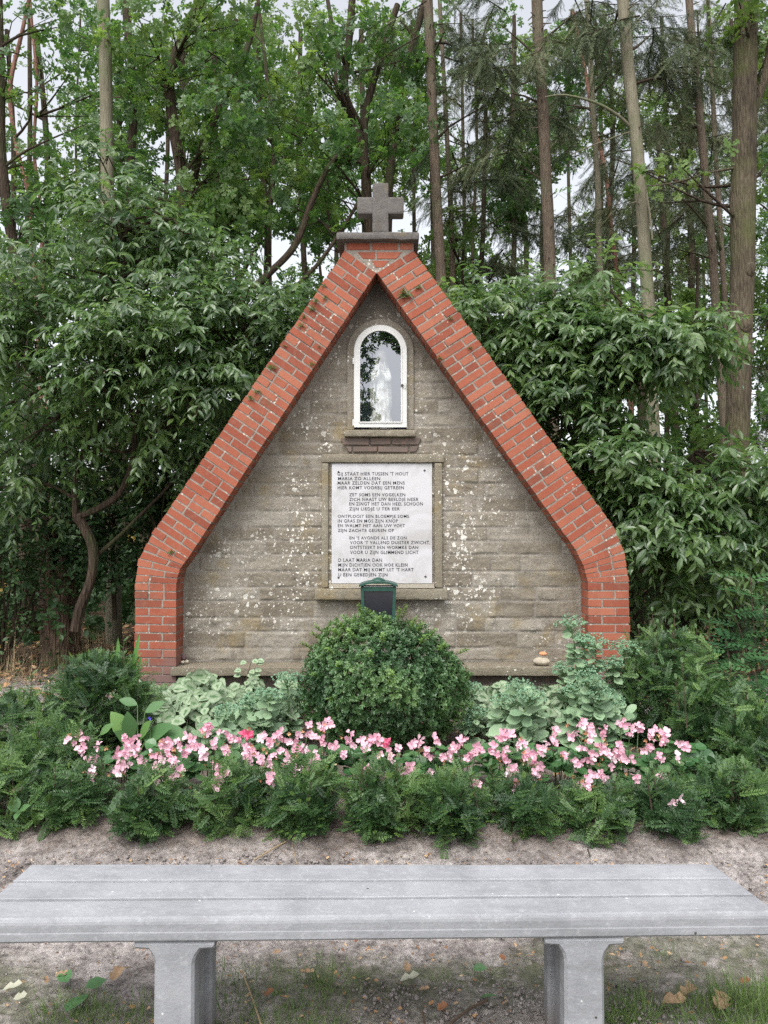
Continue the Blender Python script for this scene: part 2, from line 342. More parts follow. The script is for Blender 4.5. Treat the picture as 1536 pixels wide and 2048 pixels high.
lit = t.ramp(t.noise(14, 5, .75), [(.35, (.035, .026, .02)), (.55, (.11, .075, .048)), (.72, (.22, .15, .09))]); c = t.mix(b, c, lit)                                     # wood floor
M['soil'] = t.out(c, .95, t.bump(t.math('ADD', f, g), .8, .02), .15)

M['cherry'] = leaf_mat('cherry_leaf', [(.034, .08, .03), (.08, .15, .046), (.14, .22, .07)], .38, .42, .95, 2.1)
M['shade_leaf'] = leaf_mat('understory_leaf', [(.016, .045, .016), (.035, .08, .026), (.06, .115, .035)], .5, .25, .4, 1.6, (.955, (.34, .24, .06)))
M['oak'] = leaf_mat('oak_leaf', [(.034, .088, .026), (.072, .155, .038), (.14, .22, .055)], .45, .46, .6, 1.9)
M['lime'] = leaf_mat('pale_leaf', [(.06, .12, .03), (.11, .19, .045), (.17, .25, .07)], .5, .4, .4, 1.6)
M['needle'] = leaf_mat('spruce_needle', [(.04, .062, .032), (.085, .112, .052), (.155, .17, .085)], .6, .12, .3, 1.3)
M['yew'] = leaf_mat('yew_needle', [(.022, .058, .02), (.056, .122, .036), (.125, .215, .06)], .45, .25, .5, 1.5)
M['yew_tip'] = leaf_mat('yew_new_growth', [(.12, .22, .05), (.2, .34, .08)], .45, .25, .5, 1.4)
M['box'] = leaf_mat('box_leaf', [(.036, .092, .032), (.075, .16, .052), (.15, .25, .08)], .42, .22, .65, 1.5)
M['box_tip'] = leaf_mat('box_new_leaf', [(.12, .23, .05), (.2, .34, .08)], .4, .3, .5, 1.4)
M['sedum'] = leaf_mat('sedum_leaf', [(.15, .24, .14), (.22, .33, .19), (.28, .4, .24)], .55, .12, .35, 1.3)
M['sedum_bud'] = leaf_mat('sedum_bud', [(.18, .32, .2), (.27, .42, .27)], .6, .1, .3, 1.2)
M['begonia'] = leaf_mat('begonia_leaf', [(.04, .12, .04), (.07, .17, .06), (.11, .2, .08)], .35, .2, .5, 1.5)
M['petal'] = leaf_mat('pink_petal', [(.78, .42, .52), (.87, .56, .65), (.93, .75, .81)], .6, .3, .3, 1.1)
M['petal_dark'] = leaf_mat('deep_pink_petal', [(.74, .14, .25), (.82, .22, .36)], .5, .3, .3, 1.1)
M['petal_old'] = leaf_mat('faded_petal', [(.45, .2, .1), (.6, .36, .2)], .7, .2, .2, 1.1)
M['iris'] = leaf_mat('sword_leaf', [(.09, .22, .06), (.14, .3, .08)], .45, .25, .4, 1.4)
M['broad'] = leaf_mat('broad_leaf', [(.07, .16, .06), (.10, .2, .075), (.15, .28, .07)], .5, .25, .35, 1.4)
M['grass'] = leaf_mat('grass_blade', [(.06, .12, .03), (.12, .2, .05), (.2, .27, .1)], .5, .25, .4, 1.4)
M['straw'] = leaf_mat('dry_grass', [(.28, .2, .12), (.45, .36, .22)], .7, .2, .2, 1.2)
M['deadleaf'] = leaf_mat('dead_leaf', [(.2, .1, .05), (.4, .24, .12), (.55, .42, .26)], .7, .15, .25, 1.1)
M['violet'] = plain('violet_petal', (.12, .1, .55), .5, .2)
M['stem'] = plain('twig_bark', (.07, .05, .035), .85, .4, 20, .4)
M['gstem'] = plain('green_stem', (.12, .2, .08), .6, .2, 20, .1)
t = NT('lamium_leaf'); b = t.attr('b'); v = t.attr('v'); g = t.ramp(v, [(0, (.07, .15, .06)), (1, (.12, .22, .09))]); s_ = t.mix(t.noise(40, 2), (.2, .28, .17), (.40, .47, .33))
f = t.math('ADD', b, t.math('MULTIPLY', t.math('SUBTRACT', t.noise(60, 2), .5), .5)); c = t.mix(t.ramp(f, [(.06, 0.), (.3, .9), (.66, 1.), (.95, .15)]), g, s_); M['lamium'] = t.out(c, .55, None, .35, .15)
M['bark_oak'] = bark_mat('oak_bark', (.045, .036, .026), (.14, .115, .08), (.09, .095, .04), 1.3, .55)
M['bark_spruce'] = bark_mat('spruce_bark', (.075, .058, .043), (.18, .14, .105), (.12, .125, .075), 1.6, .45)
M['bark_pale'] = bark_mat('smooth_pale_bark', (.125, .115, .08), (.235, .215, .155), (.14, .16, .085), 1.5, .2)
M['bark_dark'] = bark_mat('dark_bark', (.03, .023, .017), (.085, .062, .045), (.06, .07, .03), 1.2, .7)
M['bark_red'] = bark_mat('pine_bark', (.12, .06, .045), (.30, .16, .115), None, 1.3, .6)
M['rot'] = bark_mat('rotten_wood', (.05, .035, .028), (.24, .17, .12), (.08, .09, .04), 1.2, 1.)
# ================================================================ THE SHRINE
FY, WY = 6.0, 6.23                        # front plane of the brick border, plane of the stone wall
S0 = P(765, 1430, FY)
shrine = thing('wayside_shrine', (0.0, 6.3, 0.0), 'grey sandstone gable shrine wall edged with red brick, white arched niche and engraved poem', 'shrine')
KL = [((268, 1450), (352, 1450)), ((270, 1165), (352.5, 1167)), ((278, 1117), (360, 1138)), ((303, 1069), (376, 1117)), ((690, 500), (753, 545))]
KR = [((1262, 1450), (1178, 1450)), ((1258, 1165), (1176, 1165)), ((1249, 1104), (1167, 1131)), ((1225, 1050), (1152, 1101)), ((826, 500), (753, 545))]
def p3(p, Y=FY): return np.array(P(p[0], p[1], Y))
def courses(K, pitch=.0665):
    """cut the border into courses: list of (outer0, inner0, outer1, inner1)"""
    o = np.array([p3(k[0]) for k in K]); i = np.array([p3(k[1]) for k in K]); out_ = []
    for s in range(len(K) - 1):
        L = np.linalg.norm(o[s + 1] - o[s]); n = max(1, round(L / pitch))
        for q in range(n):
            a, b_ = q / n, (q + 1) / n
            out_.append((o[s] * (1 - a) + o[s + 1] * a, i[s] * (1 - a) + i[s + 1] * a, o[s] * (1 - b_) + o[s + 1] * b_, i[s] * (1 - b_) + i[s + 1] * b_))
    return out_
def brick(mb, q, y0, y1, v, ch=.0022):
    """a brick from the front outline q (4 points, anticlockwise seen from the front), chamfered"""
    q = np.array(q); q = q + R.normal(0, .0012, q.shape); c = q.mean(0); e = nrm(c - q)
    A = q.copy(); A[:, 1] = y0; A += e * ch; A[:, 1] = y0 = min(y0 + R.normal(0, .001), FY + .0015) if abs(y0 - FY) < .02 else y0
    B = q.copy(); B[:, 1] = y0 + ch; D = q.copy(); D[:, 1] = y1
    F = [(0, 1, 2, 3)] + [(4 + k, 4 + (k + 1) % 4, (k + 1) % 4, k) for k in range(4)] + [(8 + k, 8 + (k + 1) % 4, 4 + (k + 1) % 4, 4 + k) for k in range(4)] + [(11, 10, 9, 8)]
    mb.add(np.concatenate([A, B, D]), F, v)
bm, mo = MB(), MB()
for side, K in ((-1, KL), (1, KR)):
    cs = courses(K); body = []
    for k, (o0, i0, o1, i1) in enumerate(cs):
        u = nrm(i0 - o0); W_ = np.linalg.norm(i0 - o0); up = nrm((o1 + i1) / 2 - (o0 + i0) / 2)
        ho = np.linalg.norm(o1 - o0); hi_ = np.linalg.norm(i1 - i0)
        def row(a, b_, y0, y1, v, over=0.):
            """brick between the fractions a..b across the border"""
            fa, fb = a, b_; pts = []
            for fr, edge in ((fa, 0), (fb, 0), (fb, 1), (fa, 1)):
                h = ho * (1 - fr) + hi_ * fr; bh = min(.053, h * .82); mid = ((o0 + o1) / 2) * (1 - fr) + ((i0 + i1) / 2) * fr
                upv = nrm((o1 - o0) * (1 - fr) + (i1 - i0) * fr); pts.append(mid + upv * (bh / 2) * (1 if edge else -1))
            if side > 0: pts = [pts[1], pts[0], pts[3], pts[2]]
            brick(bm, pts, y0, y1, v)
        hd = .102 / W_; jt = .013 / W_
        jit = R.normal(0, .006)
        if k % 2: segs = [(0 + jit, hd), (hd + jt, 1)]
        else: segs = [(0 + jit, 1 - hd - jt), (1 - hd, 1)]
        if R.random() < .12 and k > 12: segs = [(0, hd), (hd + jt, 2 * hd + jt), (2 * hd + 2 * jt, 1)]
        for a, b_ in segs: row(a, b_, FY + R.normal(0, .0015), FY + .1, R.random())
        row(1 - hd * 1.0, 1.0 - .002, FY + .112, FY + .232, R.random())          # the second leaf, seen in the reveal
        row(0.0, hd, FY + .112, FY + .24, R.random()); row(0, hd, FY + .25, FY + .42, R.random())
    # mortar core just inside the brick faces
    o = [p3(k_[0]) for k_ in K]; i = [p3(k_[1]) for k_ in K]
    for s in range(len(K) - 1):
        ins = .004
        def q_(pt, other, y): d = nrm(other - pt) * ins; r = pt + d; return (r[0], y, r[2])
        quad = [(o[s], i[s]), (i[s], o[s]), (i[s + 1], o[s + 1]), (o[s + 1], i[s + 1])]
        V = [q_(a, b_, FY + .0035) for a, b_ in quad] + [q_(a, b_, FY + .43) for a, b_ in quad]
        F = [(0, 1, 2, 3), (7, 6, 5, 4), (0, 4, 5, 1), (3, 2, 6, 7), (1, 5, 6, 2), (0, 3, 7, 4)]
        if side > 0: F = [f[::-1] for f in F]
        mo.add(V, F)
# masonry between the two arms and under the cap
def hb(x0, x1, x2, x3, ya, yb, v):        # bottom x0..x1, top x3..x2
    brick(bm, [P(x0, yb, FY), P(x1, yb, FY), P(x2, ya, FY), P(x3, ya, FY)], FY + .001, FY + .4, v)
hb(693, 739, 739, 693, 486, 499.5, .3); hb(744, 795, 795, 744, 486, 499.5, .6); hb(800.5, 825, 825, 800.5, 486, 499.5, .8)
hb(726, 750, 750, 715, 504, 517.5, .4); hb(754, 793, 803, 754, 504, 517.5, .7); hb(751, 766, 778, 744, 521.5, 534, .5)
mo.add([P(689, 502, FY + .004), P(753, 547, FY + .004), P(827, 502, FY + .004), P(827, 484, FY + .004), P(689, 484, FY + .004)] + [P(689, 502, FY + .43), P(753, 547, FY + .43), P(827, 502, FY + .43), P(827, 484, FY + .43), P(689, 484, FY + .43)],
       [(0, 1, 2, 3, 4), (9, 8, 7, 6, 5)]); mo.F.append(np.array([(0, 5, 6, 1), (1, 6, 7, 2), (2, 7, 8, 3), (3, 8, 9, 4), (4, 9, 5, 0)]) + mo.n - 10)
bm.build('brick_border', M['brick'], shrine); mo.build('mortar', M['mortar'], shrine)

# the stone wall as one relief: rock-faced blocks in courses
ys = [1321, 1295.6, 1263, 1235.7, 1202, 1174.5, 1143, 1109, 1082, 1055, 1023]
y_ = 1023
while y_ > 560: y_ -= random.choice((25, 27, 29, 31, 33)); ys.append(y_)
zs = [P(768, y, WY)[2] for y in ys]
inL = np.array([p3(k[1])[[0, 2]] for k in KL]); inR = np.array([p3(k[1])[[0, 2]] for k in KR])
st_ = .0085; xs = np.arange(-1.66, 1.66, st_); zz = np.arange(zs[0] - .01, 3.66, st_); X, Z = np.meshgrid(xs, zz)
cidx = np.searchsorted(zs, Z.ravel()) - 1; cidx = np.clip(cidx, 0, len(zs) - 2)
dz = np.minimum(Z.ravel() - np.array(zs)[cidx], np.array(zs)[np.minimum(cidx + 1, len(zs) - 1)] - Z.ravel())
dx = np.full(X.size, 9.); tint = np.zeros(X.size); bid = np.zeros(X.size)
for c_ in range(len(zs) - 1):
    sel = cidx == c_; e = [-2 + random.random() * .4]
    while e[-1] < 2: e.append(e[-1] + random.choice((.24, .3, .36, .42, .5, .62)))
    e = np.array(e); xx = X.ravel()[sel]; k = np.searchsorted(e, xx) - 1
    dx[sel] = np.minimum(xx - e[k], e[np.minimum(k + 1, len(e) - 1)] - xx); rt = R.random(len(e)); tint[sel] = rt[k]; bid[sel] = k * 3.7 + c_ * 11.3
pos = np.stack([X.ravel(), np.zeros(X.size), Z.ravel()], 1)
wob = fbm(pos, 14, 3, 5) * .006
jd = np.clip((np.minimum(dz, dx * 1.15) + wob - .003) / .012, 0, 1); jd = jd * jd * (3 - 2 * jd)
rock = fbm(np.stack([X.ravel(), bid * 5.1, Z.ravel() * 1.4], 1), 6.5, 5, 3)
ledges = np.abs(fbm(np.stack([X.ravel() * .7, bid * 3.3, Z.ravel() * 2.2], 1), 6, 5, 8))
smooth = np.clip((Z.ravel() - 3.02) / .12, 0, 1)                      # rendered flat above the niche
hgt = (1 - smooth) * jd * (.007 + rock * .015 - ledges * .008) + fbm(pos, 30, 3, 2) * .0018 + smooth * (.006 + fbm(pos, 4, 4, 6) * .004)
lx = np.interp(Z.ravel(), inL[:, 1], inL[:, 0]); rx = np.interp(Z.ravel(), inR[:, 1], inR[:, 0])
edge = np.minimum(X.ravel() - lx, rx - X.ravel()); fil = np.clip((.035 - edge) / .03, 0, 1); hgt = hgt * (1 - fil) + (.016 + fbm(pos, 22, 3, 4) * .008) * fil
mort = np.maximum((1 - jd) * (1 - smooth), fil)
NL, NR_, NT_, NB = P(711, 0, WY)[0], P(811, 0, WY)[0], P(0, 655, WY)[2], P(0, 857, WY)[2]
ncx = (NL + NR_) / 2; nr = (NR_ - NL) / 2; nsp = NT_ - nr
def in_niche(x, z): return (np.abs(x - ncx) < nr - .008) & (z > NB) & ((z < nsp) | ((x - ncx) ** 2 + (z - nsp) ** 2 < (nr - .008) ** 2))
inside = (X.ravel() > lx - .03) & (X.ravel() < rx + .03) & (Z.ravel() < P(0, 548, WY)[2] + .02) & ~in_niche(X.ravel(), Z.ravel())
V = np.stack([X.ravel(), WY - hgt, Z.ravel()], 1); nx, nz = len(xs), len(zz)
i_, j_ = np.meshgrid(np.arange(nz - 1), np.arange(nx - 1), indexing='ij'); q = (i_ * nx + j_).ravel(); F = np.stack([q, q + 1, q + nx + 1, q + nx], 1)
F = F[inside[F].all(1)]; used = np.unique(F); remap = np.full(len(V), -1); remap[used] = np.arange(len(used))
wm = MB(); wm.add(V[used], remap[F], tint[used], mort[used])
wo = wm.build('stone_wall', M['stone'], shrine, True); VV = V[used]; cc = np.zeros(len(VV))
for px, py, rx_, rz_, k_ in [(928, 1055, 9, 24, 1.6), (925, 1110, 28, 60, .8), (905, 1180, 30, 14, .9), (945, 1190, 40, 40, .4), (598, 960, 30, 14, .8), (600, 1050, 22, 70, .8), (560, 1090, 60, 40, .35), (655, 1150, 12, 60, .5), (885, 912, 22, 9, 1.), (655, 885, 14, 22, .8), (645, 905, 12, 12, .8), (900, 960, 20, 40, .6), (500, 1110, 40, 40, .4), (990, 1040, 60, 30, .4), (600, 860, 60, 30, .2), (990, 1110, 30, 40, .5), (500, 1200, 22, 20, .7), (565, 1225, 22, 22, .5)]:
    a = P(px, py, WY); s_ = WY / FPX; cc += k_ * np.exp(-(((VV[:, 0] - a[0]) / (rx_ * s_)) ** 2 + ((VV[:, 2] - a[2]) / (rz_ * s_)) ** 2))
cc *= .7 + .6 * noise(VV, 14, 3); wo.data.attributes.new('c', 'FLOAT', 'POINT').data.foreach_set('value', cc.astype(np.float32))
# back of the wall (also closes the niche from behind)
bk = MB(); ol = [p3(k_[1], 6.0) for k_ in KL]; orr = [p3(k_[1], 6.0) for k_ in KR]; poly = [(a[0], 6.6, a[2]) for a in ol] + [(a[0], 6.6, a[2]) for a in orr[::-1][1:]]
bk.add(poly, [tuple(range(len(poly)))[::-1]], .5)
bk.build('rear_wall', M['stone'], shrine)
# ledge, plinth
z0, z1 = P(0, 1352, 5.97)[2], P(0, 1335, 5.97)[2]; lx0, lx1 = P(351, 0, 5.97)[0], P(1178, 0, 5.97)[0]
lb = MB(); rough_box(lb, lx0, lx1, 5.965, 6.26, z0, z1, .022, .004, 8, .35, 3); lb.build('ledge', M['trim'], shrine, True)
pb = MB()
for r_ in range(5):
    za = z0 - .003 - r_ * .07; x = lx0 - .02 + (r_ % 2) * .1
    while x < lx1: pb.box(x, min(x + .205, lx1 + .02), 6.05, 6.2, za - .058, za, R.random()); x += .218
pb.build('plinth_bricks', M['brick_dark'], shrine); pm = MB(); pm.box(lx0 - .02, lx1 + .02, 6.057, 6.24, -.05, z0 - .002); pm.build('plinth_mortar', M['mortar'], shrine)
# cap stone and cross
cb = MB(); Y0 = 5.93; rough_box(cb, P(673, 0, Y0)[0], P(838, 0, Y0)[0], Y0, 6.52, P(0, 478, Y0)[2], P(0, 463, Y0)[2], .015, .007, 10, .5, 11, .012); cb.build('cap_stone', M['cap'], shrine, True)
Y0 = 6.1; cr = MB(); cx0, cx1 = P(745, 0, Y0)[0], P(777, 0, Y0)[0]; ax0, ax1 = P(714.5, 0, Y0)[0], P(807.5, 0, Y0)[0]
zt, za, zb, zc = P(0, 365, Y0)[2], P(0, 392.5, Y0)[2], P(0, 427, Y0)[2], P(0, 463, Y0)[2] - .01
rough_box(cr, cx0, cx1, Y0, Y0 + .13, zc, zt, .011, .004, 12, .5, 21); rough_box(cr, ax0, cx0 + .012, Y0 + .004, Y0 + .126, zb, za, .011, .004, 12, .55, 31); rough_box(cr, cx1 - .012, ax1, Y0 + .004, Y0 + .126, zb, za, .011, .004, 12, .5, 41)
cr.build('stone_cross', M['cap'], shrine, True)

# niche: rendered surround, sill, two rows of plum brick
def arch(mb, cx, zsp, zbot, r0, r1, y0, y1, n=28, closed_bottom=False, v=.5, b=0.):
    """a flat arched band between radii r0<r1 with legs down to zbot, from y0 to y1"""
    path = [(-1, zbot, None)] + [(None, None, math.pi - k * math.pi / n) for k in range(n + 1)] + [(1, zbot, None)]
    V = []
    for sx, zz_, a in path:
        for r in (r0, r1):
            for y in (y0, y1):
                V.append((cx + sx * r, y, zz_) if a is None else (cx + r * math.cos(a), y, zsp + r * math.sin(a)))
    F = []
    for k in range(len(path) - 1):
        a, c = k * 4, k * 4 + 4
        F += [(a, a + 2, c + 2, c), (a + 1, c + 1, c + 3, a + 3), (a + 2, a + 3, c + 3, c + 2), (a, c, c + 1, a + 1)]
    e = (len(path) - 1) * 4; F += [(0, 1, 3, 2), (e, e + 2, e + 3, e + 1)]
    mb.add(V, F, v, b)
sb = MB(); arch(sb, ncx, nsp, NB - .01, nr + .014, nr + .062, 6.205, 6.24, v=.4, b=.7); sb.build('niche_surround', M['trim'], shrine)
sb = MB(); arch(sb, ncx, nsp, NB - .01, nr + .006, nr + .015, 6.195, 6.24, v=.9, b=1.); sb.build('niche_rim', M['trim'], shrine)
Y0 = 6.165; sl = MB(); rough_box(sl, P(689, 0, Y0)[0], P(831, 0, Y0)[0], Y0, 6.26, P(0, 873, Y0)[2], P(0, 859, Y0)[2], .012, .003, 14, .5, 51, .005); sl.build('niche_sill', M['trim'], shrine, True)
nb = MB(); Y0 = 6.207
def nbk(x0, x1, ya, yb, d0=0, d1=0): brick(nb, [P(x0 + d0, yb, Y0), P(x1 - d1, yb, Y0), P(x1, ya, Y0), P(x0, ya, Y0)], Y0, Y0 + .04, R.random(), .003)
nbk(682, 738, 876.5, 889, 5); nbk(741, 781, 876.5, 889); nbk(784, 842, 876.5, 889, 0, 5); nbk(692, 703, 893, 903.5, 5); nbk(706, 754, 893, 903.5); nbk(757, 816, 893, 903.5); nbk(819, 837, 893, 903.5, 0, 5)
nb.build('brick_corbel', M['brick_dark'], shrine)
# niche recess
NBK = 6.5; rc = MB(); n = 24
pa = [(ncx - nr, NB)] + [(ncx + nr * math.cos(math.pi - k * math.pi / n), nsp + nr * math.sin(math.pi - k * math.pi / n)) for k in range(n + 1)] + [(ncx + nr, NB)]
V = [(x, y, z) for x, z in pa for y in (6.22, NBK)]; m = len(pa)
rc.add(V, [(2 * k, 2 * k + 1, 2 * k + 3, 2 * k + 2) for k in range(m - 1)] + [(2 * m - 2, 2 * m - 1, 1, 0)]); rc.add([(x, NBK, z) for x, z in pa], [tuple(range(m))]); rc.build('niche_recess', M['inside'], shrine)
# the glazed door
door = MB(); fw = .044; yf0, yf1 = 6.175, 6.205; nr2 = nr + .006
arch(door, ncx, nsp, NB + fw - .001, nr2 - fw, nr2, yf0, yf1); door.box(ncx - nr2, ncx + nr2, yf0 + .001, yf1 - .001, NB + .003, NB + fw, .5)
dr = door.build('niche_door', M['white'], shrine)
bd = MB(); arch(bd, ncx, nsp, NB + fw, nr2 - fw - .004, nr2 - fw + .006, yf0 - .006, yf0 + .003); bd.box(ncx - nr2 + fw, ncx + nr2 - fw, yf0 - .0062, yf0 + .003, NB + fw - .006, NB + fw + .004); bd.build('bead', M['white'], dr)
gp = MB(); ri = nr2 - fw + .002; pg = [(ncx - ri, NB + fw - .002)] + [(ncx + ri * math.cos(math.pi - k * math.pi / n), nsp + ri * math.sin(math.pi - k * math.pi / n)) for k in range(n + 1)] + [(ncx + ri, NB + fw - .002)]
gp.add([(x, yf0 + .012, z) for x, z in pg], [tuple(range(len(pg)))]); gp.build('glass_pane', M['glass'], dr)
kx, _, kz = P(804.5, 771, 6.17); kb = MB(); tube(kb, [(kx, 6.175, kz), (kx, 6.166, kz), (kx, 6.158, kz)], [.011, .012, .009], 12); kb.build('lock', M['iron'], dr)
kb = MB(); kb.box(kx + .022, kx + .028, 6.16, 6.2, kz - .022, kz + .022); kb.build('latch', M['white'], dr)
for yy in (722, 845): hb_ = MB(); hx, _, hz = P(707.5, yy, 6.18); tube(hb_, [(hx - .004, 6.18, hz - .025), (hx - .004, 6.18, hz + .025)], .007, 8); hb_.build('hinge', M['white'], dr)

# the statue in the niche
sx, sy = P(762, 0, 6.34)[0], 6.345; s0 = NB + .002; H = .655
stt = thing('statue', (sx, sy, s0), 'cream glazed praying Madonna statue behind the glass of the arched niche', 'statue')
def rings(mb, zs_, rx_, ry_, cx_=None, cy_=None, n=40, fold=0., seed=0, v=.5, b=0., nf=9):
    th = np.arange(n) / n * 2 * math.pi; V = []; bb = []
    for k, z in enumerate(zs_):
        fo = 1 + fold * (1 - .6 * k / len(zs_)) * (np.sin(th * nf + math.sin(k * .35 + seed) * 1.3) * .6 + np.sin(th * 5 + seed + k * .13) * .4)
        V.append(np.stack([sx + (cx_[k] if cx_ is not None else 0) + rx_[k] * fo * np.cos(th), sy + (cy_[k] if cy_ is not None else 0) + ry_[k] * fo * np.sin(th), np.full(n, s0 + z)], 1))
    m = len(zs_); i, j = np.meshgrid(np.arange(m - 1), np.arange(n), indexing='ij'); j2 = (j + 1) % n
    mb.add(np.concatenate(V), np.stack([i * n + j, i * n + j2, (i + 1) * n + j2, (i + 1) * n + j], -1).reshape(-1, 4), v, b)
    mb.add(V[-1], [tuple(range(n))], v, b)
bs = MB(); rings(bs, [0, .01, .05, .062, .066], [.105, .11, .1, .09, .06], [.08, .085, .08, .07, .05], n=24, fold=.02); bs.build('base', M['statue'], stt, True)
zz_ = np.array([.06, .08, .12, .18, .25, .32, .37, .41, .44, .47, .49, .505]); rx_ = np.interp(zz_, [.06, .09, .2, .33, .41, .46, .49, .505], [.09, .08, .070, .066, .062, .058, .042, .024]); ry_ = rx_ * .78
ro = MB(); zi = np.linspace(.06, .505, 34); rings(ro, zi, np.interp(zi, zz_, rx_), np.interp(zi, zz_, ry_), n=64, fold=.14, seed=2); ro.build('robe', M['statue'], stt, True)
hd_ = MB(); zi = np.linspace(-1, 1, 20); hr = np.sqrt(np.maximum(0.002, 1 - zi ** 2)); hz = .555
rings(hd_, hz + zi * .047, hr * .034 * (1 - .12 * (zi < 0) * -zi), hr * .038, cy_=np.full(20, -.008), n=32, b=.35)
tube(hd_, [(sx, sy - .004, s0 + .49), (sx, sy - .004, s0 + .53)], .02, 14, b=.3)
hd_.add(np.array([(sx - .005, sy - .044, s0 + hz - .008), (sx + .005, sy - .044, s0 + hz - .008), (sx, sy - .055, s0 + hz - .008), (sx, sy - .043, s0 + hz + .014)]), [(0, 2, 3), (2, 1, 3), (1, 0, 3), (0, 1, 2)], b=.4)
for ex in (-.012, .012): tube(hd_, [(sx + ex - .006, sy - .043, s0 + hz + .005), (sx + ex + .006, sy - .043, s0 + hz + .005)], .0022, 6, b=1.)
tube(hd_, [(sx - .007, sy - .044, s0 + hz - .022), (sx + .007, sy - .044, s0 + hz - .022)], .002, 6, b=1.)
hd_.build('head', M['statue'], stt, True)
# veil: open at the front, falling over the shoulders and arms
stt.scale = (1, 1, 1.1)
ve = MB(); n = 30; a = np.linspace(math.radians(-62), math.radians(242), n); V = []
prof = [(.612, .008, 0), (.607, .027, 0), (.59, .042, 0), (.565, .047, 0), (.53, .05, 0), (.5, .055, 0), (.47, .066, .1), (.43, .077, .2), (.36, .086, .3), (.28, .092, .36), (.2, .092, .45), (.15, .086, .5)]
for z, r, g in prof:
    aa = math.radians(90) + (a - math.radians(90)) * (1 - g * .12); f = 1 + .05 * np.sin(a * 8 + z * 20) * (z < .5)
    V.append(np.stack([sx + r * f * np.cos(aa), sy + .004 + r * .85 * f * np.sin(aa), np.full(n, s0 + z)], 1))
i, j = np.meshgrid(np.arange(len(prof) - 1), np.arange(n - 1), indexing='ij'); F = np.stack([i * n + j, (i + 1) * n + j, (i + 1) * n + j + 1, i * n + j + 1], -1).reshape(-1, 4)
ve.add(np.concatenate(V), F, .5, np.repeat([1., 1, 1, .9, .6, .3, .1, 0, 0, 0, 0, 0], n)); vo_ = ve.build('veil', M['statue'], stt, True)
vo_.modifiers.new('s', 'SOLIDIFY').thickness = .007
ar = MB()
for s in (-1, 1):
    tube(ar, [(sx + s * .05, sy - .01, s0 + .46), (sx + s * .066, sy - .04, s0 + .39), (sx + s * .055, sy - .07, s0 + .37), (sx + s * .026, sy - .086, s0 + .405), (sx + s * .008, sy - .09, s0 + .435)], [.02, .023, .024, .017, .011], 12, step=.01)
ar.build('sleeves', M['statue'], stt, True)
ha = MB()
for s in (-1, 1):
    tube(ha, [(sx + s * .008, sy - .088, s0 + .43), (sx + s * .006, sy - .092, s0 + .455), (sx + s * .005, sy - .093, s0 + .468)], [.010, .011, .009], 8, b=.5)
    for f_ in range(4): tube(ha, [(sx + s * .0045, sy - .101 + f_ * .0055, s0 + .463), (sx + s * .0035, sy - .101 + f_ * .0055, s0 + .478), (sx + s * .002, sy - .099 + f_ * .005, s0 + .495 - abs(f_ - 1.4) * .004)], [.0038, .0036, .0022], 6, b=.5)
    tube(ha, [(sx + s * .008, sy - .1, s0 + .45), (sx + s * .005, sy - .107, s0 + .468)], [.004, .003], 6, b=.5)
ha.build('hands', M['statue'], stt, True)

# the poem tablet
fr = MB(); Y0 = 6.19
rough_box(fr, P(645, 0, Y0)[0], P(886, 0, Y0)[0], Y0, 6.26, P(0, 925, Y0)[2], P(0, 908, Y0)[2], .014, .003, 12, .6, 61)
rough_box(fr, P(645, 0, Y0)[0], P(659, 0, Y0)[0], Y0 + .003, 6.26, P(0, 1176, Y0)[2], P(0, 925.5, Y0)[2], .014, .002, 12, .7, 62)
rough_box(fr, P(867, 0, Y0)[0], P(883, 0, Y0)[0], Y0 + .003, 6.26, P(0, 1176, Y0)[2], P(0, 925.5, Y0)[2], .014, .002, 12, .5, 63)
fr.build('tablet_surround', M['trim'], shrine, True)
fr = MB(); Y0 = 6.14; rough_box(fr, P(632, 0, Y0)[0], P(893, 0, Y0)[0], Y0, 6.26, P(0, 1200, Y0)[2], P(0, 1178, Y0)[2], .014, .003, 12, .6, 64, .006)
a0, a1 = P(661, 0, 6.2)[0], P(866, 0, 6.2)[0]; zA, zB = P(0, 1177, 6.15)[2], P(0, 1167, 6.215)[2]; fr.add([(a0, 6.15, zA + .002), (a1, 6.15, zA + .002), (a1, 6.225, zB + .002), (a0, 6.225, zB + .002)], [(0, 1, 2, 3)], .9, .5); fr.build('tablet_sill', M['trim'], shrine, True)
TY = 6.212; tx0, _, tz1 = P(663.5, 927, TY); tx1, _, tz0 = P(864.5, 1167, TY)
tab = thing('poem_tablet', ((tx0 + tx1) / 2, TY, tz0), 'pale marble tablet engraved with a Dutch poem, set in the stone wall below the niche', 'tablet')
tm = MB(); tm.box(tx0, tx1, TY, TY + .018, tz0, tz1); o = tm.build('marble_slab', M['marble'], tab)
bv = o.modifiers.new('b', 'BEVEL'); bv.width = .002; bv.segments = 2
for px, py in ((677, 944), (849, 941), (677, 1155), (851, 1153)):
    s_ = MB(); a = P(px, py, TY); tube(s_, [(a[0], TY + .001, a[2]), (a[0], TY - .003, a[2]), (a[0], TY - .005, a[2])], [.0085, .0085, .005], 10); s_.build('screw', M['iron'], tab)
